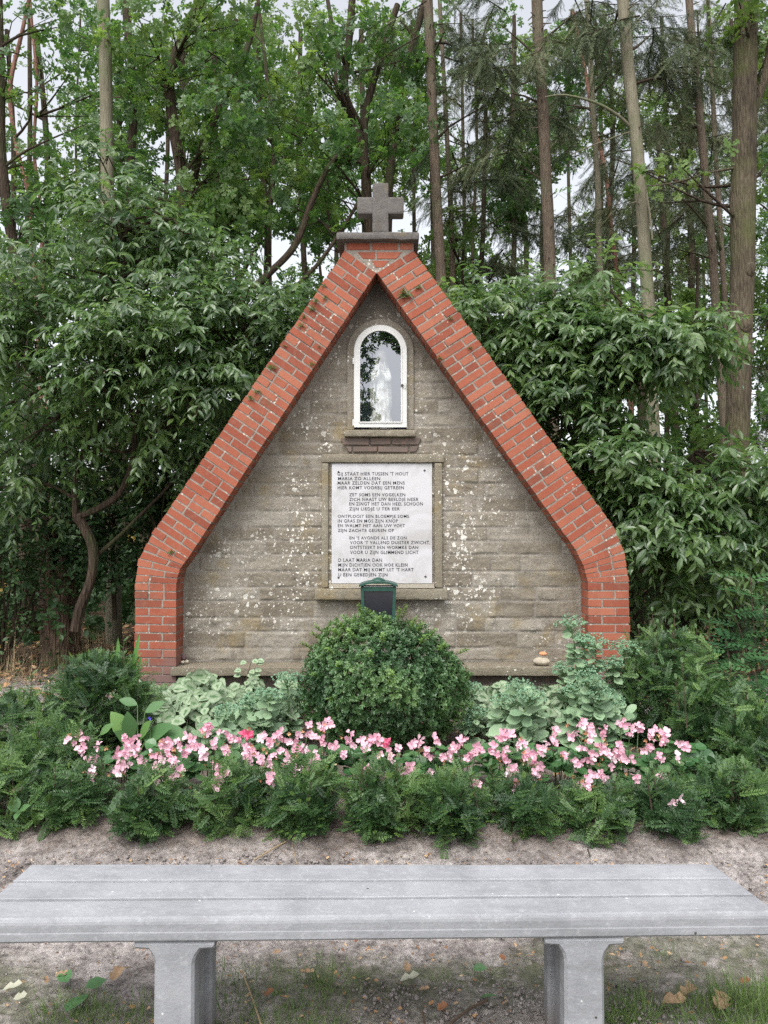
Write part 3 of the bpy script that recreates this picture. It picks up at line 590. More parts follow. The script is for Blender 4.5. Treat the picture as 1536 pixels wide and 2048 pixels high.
LN = [("GIJ STAAT HIER TUSSEN 'T HOUT", 300, 1080, 352, 388), ("MARIA ZO ALLEEN", 308, 770, 405, 440), ("MAAR ZELDEN DAT EEN MENS", 303, 1040, 453, 488), ("HIER KOMT VOORBIJ GETREEN", 303, 1030, 505, 540),
      ("ZET SOMS EEN VOGELKEN", 430, 1045, 583, 617), ("ZICH NAAST UW BEELDJE NEER", 430, 1190, 633, 668), ("EN ZINGT HET DAN HEEL SCHOON", 430, 1238, 682, 718), ("ZIJN LIEDJE U TER EER", 430, 985, 738, 772),
      ("ONTPLOOIT EEN BLOEMPJE SOMS", 305, 1085, 820, 853), ("IN GRAS EN MOS ZIJN KNOP", 305, 965, 870, 905), ("EN WALMT HET AAN UW VOET", 305, 1042, 922, 955), ("ZIJN ZACHTE GEUREN OP", 305, 922, 975, 1008),
      ("EN 'S AVONDS ALS DE ZON", 433, 1060, 1057, 1090), ("VOOR 'T VALLEND DUISTER ZWICHT,", 438, 1318, 1107, 1142), ("ONTSTEEKT EEN WORMKE DAN", 438, 1187, 1160, 1195), ("VOOR U ZIJN GLIMMEND LICHT", 440, 1190, 1213, 1250),
      ("O LAAT MARIA DAN", 305, 790, 1298, 1335), ("MIJN DICHTJEN OOK HOE KLEIN", 310, 1070, 1352, 1388), ("MAAR DAT MIJ KOMT UIT 'T HART", 310, 1137, 1405, 1440), ("U EEN GEBEDJEN ZIJN", 310, 850, 1460, 1495)]
let = MB()
for k, (txt, xa, xb, ya, yb) in enumerate(LN):
    cu = bpy.data.curves.new('t', 'FONT'); cu.body = txt; cu.size = 1; cu.resolution_u = 2; cu.offset = .012; cu.space_character = 1.12
    ob = bpy.data.objects.new('t', cu); C.objects.link(ob); bpy.context.view_layer.update()
    me = ob.evaluated_get(bpy.context.evaluated_depsgraph_get()).to_mesh(); V = np.empty(len(me.vertices) * 3, np.float32); me.vertices.foreach_get('co', V); V = V.reshape(-1, 3)
    me.calc_loop_triangles(); T = np.array([tuple(q.vertices) for q in me.loop_triangles]); bpy.data.objects.remove(ob); bpy.data.curves.remove(cu)
    a = P(620 + xa / 5.486, 880 + yb / 5.486, TY); b_ = P(620 + xb / 5.486, 880 + ya / 5.486, TY)
    x = (V[:, 0] - V[:, 0].min()) / np.ptp(V[:, 0]) * (b_[0] - a[0]) + a[0]; z = V[:, 1] / .7 * (b_[2] - a[2]) + a[2]
    let.add(np.stack([x, np.full(len(x), TY - .0012), z], 1), T, .5)
let.build('inscription', M['letter'], tab)

# the green lantern in front of the tablet
LY = 5.86; lx, _, lz = P(757, 1172, LY); s = LY / FPX
lan = thing('grave_lantern', (lx, LY, .1), 'dark green metal lantern with smoked glass, standing between the tablet and the box bush', 'lantern')
def fru(mb, x0, x1, z0_, x2, x3, z1_, y0, y1, iny=0.):
    mb.add([(x0, y0, z0_), (x1, y0, z0_), (x1, y1, z0_), (x0, y1, z0_), (x2, y0 + iny, z1_), (x3, y0 + iny, z1_), (x3, y1 - iny, z1_), (x2, y1 - iny, z1_)], [(0, 1, 5, 4), (1, 2, 6, 5), (2, 3, 7, 6), (3, 0, 4, 7), (4, 5, 6, 7), (3, 2, 1, 0)])
zb_ = lz - .34; wt, wb_ = .133, .118; f_ = MB(); d_ = .115
for sx_ in (-1, 1):
    for y in (LY - d_, LY + d_ - .02): fru(f_, lx + sx_ * wb_ - (.022 if sx_ > 0 else 0), lx + sx_ * wb_ + (.022 if sx_ < 0 else 0), zb_, lx + sx_ * wt - (.022 if sx_ > 0 else 0), lx + sx_ * wt + (.022 if sx_ < 0 else 0), lz, y, y + .02)
for y in (LY - d_ + .001, LY + d_ - .019): f_.box(lx - wt + .02, lx + wt - .02, y, y + .018, lz - .03, lz); f_.box(lx - wb_ + .02, lx + wb_ - .02, y, y + .018, zb_, zb_ + .03)
for sx_ in (-1, 1): f_.box(lx + sx_ * (wt - .011) - .009, lx + sx_ * (wt - .011) + .009, LY - d_ + .02, LY + d_ - .02, lz - .03, lz - .001); f_.box(lx + sx_ * (wb_ - .01) - .009, lx + sx_ * (wb_ - .01) + .009, LY - d_ + .02, LY + d_ - .02, zb_, zb_ + .03)
f_.build('frame', M['green'], lan)
g_ = MB(); fru(g_, lx - wb_ + .012, lx + wb_ - .012, zb_ + .005, lx - wt + .012, lx + wt - .012, lz - .005, LY - d_ + .01, LY + d_ - .01); g_.build('glass', M['dark_glass'], lan)
r_ = MB(); n = 16; xs_ = np.linspace(-1, 1, n); top = lz + .014 + .028 * (1 - xs_ ** 2) ** .8
V = [(lx + x * (wt + .012), y, z + dz_) for x, z in zip(xs_, top) for y in (LY - d_ - .02, LY + d_ + .02) for dz_ in (-.014, 0)]
F = [];
for k in range(n - 1): a, c = 4 * k, 4 * k + 4; F += [(a + 1, c + 1, c + 3, a + 3), (a, a + 2, c + 2, c), (a, c, c + 1, a + 1), (a + 2, a + 3, c + 3, c + 2)]
e = 4 * n - 4; F += [(0, 1, 3, 2), (e, e + 2, e + 3, e + 1)]; r_.add(V, F); r_.build('roof', M['green'], lan)
k_ = MB(); tube(k_, [(lx, LY, lz + .02), (lx, LY, lz + .045), (lx, LY, lz + .055), (lx, LY, lz + .066)], [.056, .054, .04, .012], 20); k_.build('knob', M['green'], lan, True)
pz = MB(); tube(pz, [(lx, LY, -.02), (lx, LY, zb_ + .003)], .02, 10); pz.build('post', M['green'], lan)

# ================================================================ THE BENCH
SZ = .45
c4 = [G(62, 1728, SZ), G(1425, 1728, SZ), G(1557, 1825, SZ), G(-63, 1841, SZ)]   # back left, back right, front right, front left
bl, br, frt, fl = [np.array(c) for c in c4]
bcx = (bl + br + frt + fl) / 4
bench = thing('stone_bench', (bcx[0], bcx[1], 0), 'pale grey cast concrete bench with grooved seat in front of the flower bed', 'bench')
def seat_pt(u, t, z): p = (bl * (1 - u) + br * u) * (1 - t) + (fl * (1 - u) + frt * u) * t; return (p[0], p[1], z)
prof = [(0, SZ - .062), (0, SZ - .006), (.015, SZ)]
for g0, dp in ((.325, .004), (.655, .006)): prof += [(g0 - .012, SZ), (g0 - .004, SZ - .002), (g0, SZ - dp * 2), (g0 + .012, SZ - dp * 2), (g0 + .026, SZ - dp * .5), (g0 + .05, SZ)]
prof += [(.965, SZ), (.985, SZ - .003), (.995, SZ - .009), (1.0, SZ - .016), (1.0, SZ - .036), (1.004, SZ - .039), (1.004, SZ - .058), (.99, SZ - .064)]
nu = 90; us = np.concatenate([[0, .002], np.linspace(.006, .994, nu), [.998, 1]]); V = []
for u in us:
    for t_, z in prof:
        e_ = .003 if u in (0, 1) else 0; p = seat_pt(u, t_, z); V.append((p[0], p[1], z - (e_ if z > SZ - .03 else 0)))
V = np.array(V); V[:, 2] += fbm(V, 3, 3, 4) * .0018; V[:, 1] += fbm(V, 6, 3, 7) * .0012
m = len(prof); sb = MB(); i, j = np.meshgrid(np.arange(len(us) - 1), np.arange(m), indexing='ij'); j2 = (j + 1) % m
sb.add(V, np.stack([i * m + j, i * m + j2, (i + 1) * m + j2, (i + 1) * m + j], -1).reshape(-1, 4)[:, ::-1])
sb.add(V[:m], [tuple(range(m))]); sb.add(V[-m:], [tuple(range(m))[::-1]]); sb.build('seat', M['concrete'], bench)
def leg_prism(mb, prof2, y0, y1, ch=.008):
    """front outline prof2 (x,z) extruded y0..y1 with chamfered front and back edges"""
    p = np.array(prof2, float); c = p.mean(0); n = len(p); nx_ = np.roll(p, -1, 0) - np.roll(p, 1, 0); nn = nrm(np.stack([nx_[:, 1], -nx_[:, 0]], 1))
    if ((p + nn * .01 - c) ** 2).sum() < ((p - nn * .01 - c) ** 2).sum(): nn = -nn
    lay = [(y0, p - nn * ch), (y0 + ch, p), (y1 - ch, p), (y1, p - nn * ch)]
    V = np.concatenate([np.stack([q[:, 0], np.full(n, y), q[:, 1]], 1) for y, q in lay]); F = []
    for l in range(3): F += [(l * n + k, l * n + (k + 1) % n, (l + 1) * n + (k + 1) % n, (l + 1) * n + k) for k in range(n)]
    mb.add(V, F); mb.add(V[:n], [tuple(range(n))[::-1]]); mb.add(V[-n:], [tuple(range(n))])
def support(cx, y0, w0, w1):
    """one support: corbelled front post, rear post and the thinner web between"""
    o_ = MB(); h = .056; z1_ = SZ - .066
    pr = lambda w_, e0, e1: [(cx - w_, -.03), (cx + w_, -.03), (cx + w_ * .98, z1_ - .06), (cx + w_ * 1.07, z1_ - .042), (cx + w_ * 1.28, z1_ - .024), (cx + e1, z1_ - .021), (cx + e1, z1_), (cx - e0, z1_), (cx - e0, z1_ - .021), (cx - w_ * 1.28, z1_ - .024), (cx - w_ * 1.07, z1_ - .042), (cx - w_ * .98, z1_ - .06)]
    leg_prism(o_, pr(h, w0, w1), y0, y0 + .07); leg_prism(o_, pr(h, w0, w1), y0 + .22, y0 + .29)
    o_.box(cx - .035, cx + .035, y0 + .06, y0 + .23, -.03, z1_ - .001)
    return o_.build('leg', M['concrete'], bench)
def at(px, Y): return P(px, 1900, Y)[0]
support(at(349, 2.15), 2.145, .11, .11); support(at(1168, 2.17), 2.165, .11, .11)
xA, xB = at(10, 2.3), at(48, 2.3)
bk = MB(); bk.box(xA - .02, xB, 2.2, 2.36, SZ - .074, SZ - .0625); bk.build('seat_rib', M['concrete'], bench)

# ================================================================ THE GROUND
def axis(segs):
    r = []
    for a, b_, st in segs: r += list(np.arange(a, b_, st))
    return np.array(r + [segs[-1][1]])
gx = axis([(-300, -40, 26), (-40, -9, 2.), (-9, -3, .22), (-3, -2, .04), (-2, 2, .0115), (2, 3, .04), (3, 9, .22), (9, 40, 2.), (40, 300, 26)])
gy = axis([(-40, -5, 5), (-5, 1.5, .4), (1.5, 4.3, .0115), (4.3, 7, .05), (7, 14, .2), (14, 40, 2.), (40, 600, 28)])
X, Y = np.meshgrid(gx, gy); x, y = X.ravel(), Y.ravel(); pos = np.stack([x, y, 0 * x], 1)
near = np.clip((4.4 - y) / .8, 0, 1) * np.clip((y - 1.4) / .3, 0, 1) * np.clip((2.3 - np.abs(x)) / .3, 0, 1)
h = fbm(pos, .5, 3, 1) * .03 * np.clip(1.5 - near, .5, 1)
clod = fbm(pos, 22, 4, 2); h += near * (clod * .016 + np.abs(fbm(pos, 9, 3, 3)) * .016 - np.abs(fbm(pos, 40, 2, 33)) * .008)
loose = np.clip((3.55 - np.abs(y - 3.35) * 6 - 1.6), 0, 1) * near                   # dug-over strip along the hedge
h += loose * fbm(pos, 30, 4, 9) * .016
trk = near * np.clip(1 - np.abs(y - 2.72) / .27, 0, 1) * np.clip((noise(pos, 1.6, 4) + .55) * 1.5, 0, 1)
h += trk * (np.sin(y * 150 + noise(pos, 5, 5) * 1.6) * .005 - .006)
h -= near * .012 * np.exp(-((y - 2.8) / .2) ** 2)
dig = near * np.clip(fbm(pos, 2.2, 3, 12) - .05, 0, 1) * np.clip((2.75 - y) / .3, 0, 1); h += dig * (fbm(pos, 26, 4, 6) * .09)
bed = np.clip((3.1 - np.abs(x)) / .5, 0, 1) * np.clip((y - 3.55) / .3, 0, 1) * np.clip((6.6 - y) / .5, 0, 1); h += bed * .06
h += np.clip((y - 40) / 500, 0, 1) * 0
wood = np.clip((y - 7.9 + noise(pos, 1.2, 8) * .5) / .5, 0, 1); wood = np.maximum(wood, bed * .55)
grs = np.clip((2.95 - y + noise(pos, 2.3, 13) * .35) / .25, 0, 1) * np.clip(.35 + noise(pos, 1.7, 14) * 1.4 + np.clip((2.5 - y), 0, 1), 0, 1) * (y > 1)
gm = MB(); nx, ny = len(gx), len(gy); i, j = np.meshgrid(np.arange(ny - 1), np.arange(nx - 1), indexing='ij'); q = (i * nx + j).ravel()
gm.add(np.stack([x, y, h], 1), np.stack([q, q + 1, q + nx + 1, q + nx], 1), grs * .85, wood)
gr = gm.build('ground', M['soil'], None, True); tag(gr, 'grey brown sandy soil path and leaf littered wood floor', None, None, 'structure')
# ================================================================ THINGS ON THE SHRINE
def blob(mb, c, r, seed=0, v=.5, n=14):
    th = np.linspace(0, math.pi, n); ph = np.linspace(0, 2 * math.pi, n * 2, endpoint=False); T, Q = np.meshgrid(th, ph, indexing='ij')
    d = np.stack([np.sin(T) * np.cos(Q), np.sin(T) * np.sin(Q), np.cos(T)], -1).reshape(-1, 3); V = np.array(c) + d * np.array(r) * (1 + .12 * fbm(d + seed, 1.3, 3, seed))[:, None]
    m = n * 2; i, j = np.meshgrid(np.arange(n - 1), np.arange(m), indexing='ij'); j2 = (j + 1) % m
    mb.add(V, np.stack([i * m + j, (i + 1) * m + j, (i + 1) * m + j2, i * m + j2], -1).reshape(-1, 4), v)
M['pebble'] = plain('pebble', (.42, .37, .29), .8, .35, 14, .6); M['orange'] = plain('orange_pebble', (.55, .27, .14), .8, .25, 14, .5); M['dark_pebble'] = plain('plum_pebble', (.16, .1, .1), .8, .3, 14, .5)
def pebble(px, py, Y, r, mat, label, name='pebble'):
    p = P(px, py, Y); mb = MB(); blob(mb, p, r, int(px)); o = mb.build(name, M[mat], None, True); recenter(o, (p[0], p[1], p[2] - r[2])); return tag(o, label, 'stone')
pebble(1082, 1323, 6.06, (.068, .05, .033), 'pebble', 'large flat buff pebble lying on the stone ledge by the right brick pier')
pebble(1086, 1307.5, 6.06, (.034, .028, .0165), 'orange', 'small orange pebble resting on top of the flat buff pebble')
pebble(366, 1324, 6.1, (.018, .02, .012), 'pebble', 'small white pebble at the corner of ledge and left brick pier', )
pebble(374, 1323, 6.12, (.016, .02, .013), 'pebble', 'second pale pebble just right of the small white one on the ledge corner')
pebble(368, 1315, 6.17, (.02, .025, .024), 'dark_pebble', 'dark plum pebble behind the two pale pebbles on the ledge corner')
def fern(px, py, rad, label, n=16):
    p = np.array(P(px, py, FY - .004)); mb = MB(); fl_ = sprig(9, .05, .22, int(px))
    a = R.uniform(-.4, math.pi + .4, n); D = np.stack([np.cos(a), -R.uniform(.3, 1., n), np.sin(a) * .7 - .15], 1)
    scatter(mb, *fl_, p + R.normal(0, rad * .12, (n, 3)) * (1, .2, 1), D, nrm(np.stack([0 * a, -np.ones(n), np.full(n, .8)], 1)), R.uniform(.7, 1.1, n) * rad)
    o = mb.build('wall_fern', M['fern'], None); recenter(o, tuple(p)); tag(o, label, 'fern', 'small ferns rooted in the brick joints')
M['fern'] = leaf_mat('fern_leaf', [(.05, .12, .03), (.1, .2, .05), (.2, .22, .1)], .5, .25, .3, 1.4)
for a in [(811, 591, .062, 'largest bright green fern tuft on the brick border right of the apex', 34), (837, 575, .038, 'small fern tuft up and right of the largest brick fern'), (900, 637, .03, 'fern tuft on the right arm below the two near the apex'),
          (880, 716, .03, 'fern tuft at the inner edge of the right arm beside the niche'), (940, 696, .03, 'lowest fern tuft on the right brick arm'), (648, 572, .026, 'topmost fern tuft on the left brick arm'),
          (650, 596, .032, 'fern tuft second from the top of the left brick arm'), (632, 604, .04, 'bushy fern tuft on the outer edge of the left arm, upper of a pair'), (624, 619, .04, 'bushy fern tuft on the outer edge of the left arm, lower of a pair'),
          (603, 652, .04, 'fern tuft on the outer edge of the left arm below the bushy pair'), (609, 634, .026, 'thin fern tuft between the bushy pair and the one beneath on the left arm'), (624, 729, .028, 'fern tuft near the inner edge of the left arm level with the niche'),
          (638, 694, .02, 'tiny fern tuft in mid joint of the left arm level with the niche arch'), (569, 692, .022, 'tiny fern tuft at the outer edge of the left arm level with the niche arch'), (544, 736, .04, 'fern tuft alone on the outer edge halfway down the left arm'),
          (515, 783, .036, 'upper of two joined fern tufts low on the left arm'), (502, 797, .036, 'lower of two joined fern tufts low on the left arm'), (343, 1104, .032, 'fern tuft at the left knee of the brick border')]: fern(*a)

# ================================================================ THE BED
UP = np.array((0, 0, 1.))
SPR = [sprig(13, .034, .19, s_) for s_ in range(3)]
def shell(n, c, r, lo=.55, zmin=-1.):
    d = nrm(R.normal(size=(n * 3, 3))); d = d[d[:, 2] > zmin][:n]; k = R.uniform(lo ** 3, 1, len(d)) ** (1 / 3)
    return np.array(c) + d * k[:, None] * np.array(r), d
def yew(label, px, Y, w_, h_, n, group='clipped yew bushes round the flower bed', depth=.24, z0=.03, leaders=3, name='yew_bush', tip=.06, lean=0., hs_=1.):
    cx = P(px, 1400, Y)[0]; c = np.array((cx, Y, z0)); t = thing(name, tuple(c), label, 'bush', group)
    h_ = h_ * hs_; pts, d = shell(n, (cx, Y, z0 + h_ * .42), (w_ * .9, depth, h_ * .52), .45)
    lump = fbm(pts * (1, 1, 1), 6.5, 3, int(px)); pts = pts + d * (lump * .1)[:, None] ; pts[:, 2] = np.maximum(pts[:, 2], z0 + .02)
    outw = nrm(pts - (cx, Y, z0 - .05)); D = nrm(outw * (1, 1, .45) + R.normal(0, .6, pts.shape) * (1, 1, .8) + (0, -.1, .08)); N = nrm(UP * .9 + outw * .3 + (0, -.55, 0) + R.normal(0, .28, pts.shape))
    mb = MB(); k = R.integers(0, 3, len(pts)); S = R.uniform(.085, .15, len(pts)) * np.where(R.random(len(pts)) < .1, 1.3, 1)
    v = np.clip(.40 + lump * .8 + R.normal(0, .24, len(pts)) + R.normal(0, .06), 0, 1)
    for q in range(3): s_ = k == q; scatter(mb, *SPR[q], pts[s_] - D[s_] * S[s_, None] * .4, D[s_], N[s_], S[s_], v[s_])
    # upright leaders
    st = MB()
    for q in range(leaders):
        bx = cx + R.uniform(-.75, .75) * w_; by = Y + R.uniform(-.5, .5) * depth; hh = z0 + h_ * R.uniform(.85, 1.12); top = (bx + R.normal(0, .03), by, hh)
        tube(st, [(bx, by, z0 + h_ * .5), top], [.004, .002], 5, b=0)
        m = 12; tt = np.linspace(.35, 1, m); p = np.array((bx, by, z0 + h_ * .5)) * (1 - tt[:, None]) + np.array(top) * tt[:, None]; a = np.arange(m) * 2.4
        Dd = np.stack([np.cos(a), np.sin(a), np.full(m, .75)], 1); scatter(mb, *SPR[q % 3], p, Dd, nrm(np.stack([-np.cos(a), -np.sin(a), np.full(m, 1.2)], 1)), .055 + .03 * (1 - tt), .6)
    tube(st, [tuple(c - (0, 0, .03)), (cx, Y, z0 + h_ * .4)], [.014, .008], 6)
    for q in range(26):
        e = pts[R.integers(len(pts))]; m_ = c * .35 + e * .65 - (0, 0, .04); tube(st, [tuple(c + R.normal(0, .015, 3) * (1, 1, 0)), tuple(m_), tuple(e)], [.007, .004, .002], 4, cap=False)
    mb.build('foliage', M['yew'], t); st.build('stems', M['stem'], t)
    nt_ = int(n * tip)
    if nt_:
        tm_ = MB(); pp, dd = shell(nt_, (cx, Y, z0 + h_ * .42), (w_ * .95, depth * 1.08, h_ * .55), .93, -.5); f = dd[:, 1] < .3; pp, dd = pp[f], dd[f]
        scatter(tm_, *sprig(7, .05, .3, 5), pp, nrm(dd + (0, 0, .4)), nrm(UP + dd), R.uniform(.03, .055, len(pp))); tm_.build('new_growth', M['yew_tip'], t)
for a in [('low dark yew bush at the far left of the front hedge row', 20, 3.95, .3, .36, 520), ('yew bush second from the left in the front row, beside the clover sprig', 150, 3.98, .27, .38, 520),
          ('yew bush third from left in the front row, its foot reaching out over the soil', 300, 3.86, .28, .40, 620), ('yew bush in the front row below the deep pink begonia flowers', 470, 3.95, .24, .39, 520),
          ('yew bush in the front row beneath the left half of the box bush', 610, 3.88, .25, .38, 560), ('feathery yew bush at the middle of the front row with long drooping shoots', 760, 3.84, .24, .44, 640),
          ('yew bush just right of the middle of the front row with lime green tips', 900, 3.82, .24, .38, 600), ('yew bush in the front row beneath the gap between two begonia groups', 1040, 3.9, .25, .37, 560),
          ('yew bush in the front row beneath the densest begonia clump', 1190, 3.88, .26, .38, 560), ('yew bush in the front row at the right end of the begonias', 1330, 3.86, .25, .40, 560),
          ('yew bush at the right end of the front row on the soil edge', 1450, 3.95, .28, .42, 640)]: yew(*a[:3], a[3] * .78, a[4], int(a[5] * .74), hs_=R.uniform(.62, .86), tip=.10 if 600 < a[1] < 1000 else .035)
yew('tall rounded yew bush left of the sword leaved plant and brick pier', 200, 5.15, .38, .72, 1500, depth=.36, z0=.05)
yew('yew bush at the left picture edge behind the front row', 20, 4.7, .34, .56, 900, depth=.3)
yew('yew bush between the rounded one and the front row on the left', 100, 4.35, .3, .44, 700, depth=.26)
yew('large yew bush right of the right brick pier with upright feathery shoots', 1335, 5.35, .38, .84, 1500, depth=.36, z0=.05, leaders=9)
yew('yew bush lower right of the large one, behind the begonias', 1430, 4.75, .3, .64, 1000, depth=.28, leaders=5)
yew('yew bush at the right picture edge beside the soil', 1525, 4.3, .24, .56, 700, depth=.26, leaders=4)

# the clipped box bush
bt = thing('box_bush', (P(765, 0, 5.25)[0], 5.25, .03), 'big rounded box bush with tiny leaves and bright new sprigs before the green lantern', 'bush')
bc, brr = np.array((P(766, 0, 5.25)[0], 5.25, .48)), np.array((.565, .50, .455))
n = 6500; pts, d = shell(n, bc, brr, .78, -.85)
lump = fbm(pts, 5, 4, 3); pts = pts + d * (lump * .12)[:, None]; D = nrm(d + R.normal(0, .45, d.shape) + (0, 0, .25))
RB = [rosette(LEAF_TINY, 9, .35, s_, (.35, .55)) for s_ in range(4)]
def stretch(t, k=.75): return [(a[0], a[1] + i_ * 0., a[2], a[3]) for i_, a in enumerate(t[0])], t[1]
bm = MB(); k = R.integers(0, 4, n); v = np.clip(.45 + lump * .9 + R.normal(0, .14, n), 0, 1)
for q in range(4): s_ = k[:len(pts)] == q; scatter(bm, *RB[q], pts[s_], D[s_], nrm(UP + R.normal(0, .6, (s_.sum(), 3))), R.uniform(.036, .054, s_.sum()), v[:len(pts)][s_])
bm.build('foliage', M['box'], bt)
sp2 = MB(); sm = MB(); tips = [(722, 1228, 1), (718, 1212, 1), (740, 1225, 1), (758, 1238, 0), (800, 1222, 1), (812, 1215, 1), (830, 1240, 0), (625, 1268, 1), (604, 1288, 1), (633, 1255, 1), (668, 1262, 0), (655, 1300, 0), (700, 1265, 0), (765, 1272, 0), (783, 1350, 0), (675, 1330, 0), (740, 1305, 0), (850, 1275, 0), (890, 1290, 0), (625, 1350, 0), (845, 1250, 0), (870, 1262, 0), (680, 1248, 0), (660, 1400, 0), (935, 1300, 0)]
for px, py, far in tips:
    Yt = 5.2 if far else 5.25 - .5 * math.sqrt(max(0.02, 1 - ((px - 766) / 172) ** 2 - min(.9, ((py - 1356) / 145) ** 2))) * .99
    e = np.array(P(px, py, Yt)); b0 = bc + (e - bc) * .8; m = 5; tt = np.linspace(.5, 1.0, m)[:, None]; pp = b0 * (1 - tt) + e * tt
    tube(sm, [tuple(b0), tuple(e)], [.002, .0012], 4)
    dd = nrm(e - b0 + (0, 0, .12)); scatter(sp2, *RB[0], pp, dd, nrm(R.normal(size=(m, 3)) + (0, -1, 0)), R.uniform(.035, .05, m))
sp2.build('new_sprigs', M['box_tip'], bt); 
for q in range(30): e = pts[R.integers(len(pts))]; tube(sm, [tuple(bc * (1, 1, 0) + (0, 0, .02)), tuple(bc * .4 + e * .6 - (0, 0, .05)), tuple(e)], [.012, .006, .002], 5, cap=False)
sm.build('stems', M['stem'], bt)

# begonias: plants with the flower heads where the photograph has them
FL = [(148,1485),(164,1473),(179,1471),(167,1496),(201,1493),(193,1508),(187,1520),(256,1475),(265,1487),(236,1505),(250,1506),(277,1499),(330,1485),(337,1497),(355,1484),(287,1514),(307,1512),(377,1479),(391,1491),(371,1501),(324,1522),(314,1533),(340,1523),(250,1532),
      (416,1454),(410,1463),(446,1470),(467,1475),(523,1477),(541,1484),(564,1470),(584,1478),(494,1493),(512,1503),(492,1512),(551,1509),(525,1524),(574,1526),(654,1447),(645,1452),(597,1460),(616,1461),(697,1464),(699,1481),(706,1488),(746,1475),(752,1484),
      (667,1493),(681,1503),(609,1503),(632,1512),(789,1499),(763,1511),(781,1516),(835,1484),(825,1490),(873,1478),(857,1505),(878,1518),(810,1536),(771,1552),(753,1532),(906,1497),(927,1485),(920,1492),(955,1493),(1013,1468),(1005,1474),(982,1505),(996,1507),(1008,1510),
      (1019,1499),(1039,1487),(1052,1505),(1027,1534),(1066,1516),(1025,1569),(1168,1450),(1178,1456),(1160,1458),(1207,1462),(1241,1450),(1260,1454),(1278,1450),(1305,1458),(1325,1473),(1332,1480),(1366,1489),(1372,1495),(1291,1493),(1112,1466),(1104,1479),(1106,1493),
      (1139,1471),(1127,1509),(1170,1500),(1178,1508),(1205,1490),(1212,1500),(1207,1507),(1233,1509),(1250,1513),(1231,1532),(1241,1489),(1205,1553),(1274,1555),(1319,1512),(1352,1518),(1151,1524),(1350,1602), (430,1482),(450,1500),(735,1500),(900,1512),(940,1505),(1085,1500),(1185,1475),(1300,1475),(640,1480),(590,1500),(480,1485)]
FL += [(int(x_), int(y_)) for x_, y_ in zip(R.uniform(150, 1370, 34), R.uniform(1500, 1572, 34))]
DK = [(490,1468),(500,1471),(775,1483)]
PB = [(165, 'leftmost begonia plant of the row'), (255, 'begonia plant in front of the broad pale leaves'), (335, 'begonia plant below the tiny violet flower'), (425, 'begonia plant whose top bloom stands above its left neighbours'), (510, 'begonia plant with a deep pink bloom'),
      (585, 'begonia plant just left of the box bush'), (655, 'begonia plant with the highest bloom before the left of the box bush'), (715, 'begonia plant before the middle left of the box bush'), (775, 'begonia plant before the middle of the box bush with a rosy bloom'), (850, 'begonia plant before the right of the box bush'),
      (925, 'begonia plant at the right foot of the box bush'), (1010, 'begonia plant below the left sedum leaves'), (1060, 'begonia plant between the two sedum clumps'), (1120, 'begonia plant left of the densest begonia clump'), (1185, 'begonia plant in the left of the densest clump'), (1250, 'begonia plant in the middle of the densest clump'),
      (1310, 'begonia plant in the right of the densest clump'), (1360, 'rightmost begonia plant of the row')]
BL = ([(0, 0, 0, 0)] + [(.5 * math.sin(a) * (1 + .06 * math.sin(5 * a)), .5 - .5 * math.cos(a), .1 * (1 - math.cos(2 * a)) * .5 + .02, 1) for a in np.linspace(.35, 2 * math.pi - .35, 11)] + [(0, .45, -.03, 0)], [(12, k, k + 1) for k in range(1, 11)] + [(0, 1, 12), (0, 12, 11)])
PET = ([(0, 0, 0, 0), (-.3, .3, .08, 0), (-.36, .7, .1, 0), (0, 1, .0, 0), (.36, .7, .1, 0), (.3, .3, .08, 0), (0, .5, -.02, 0)], [(0, 6, 1), (1, 6, 2), (2, 6, 3), (3, 6, 4), (4, 6, 5), (5, 6, 0)])
FR = [rosette(PET, 4, .5, s_, (.7, 1.1)) for s_ in range(5)]
groups = {k: ([], []) for k in range(len(PB))}
for dk, L_ in ((0, FL), (1, DK)):
    for p in L_: groups[min(range(len(PB)), key=lambda q: abs(PB[q][0] - p[0]))][dk].append(p)
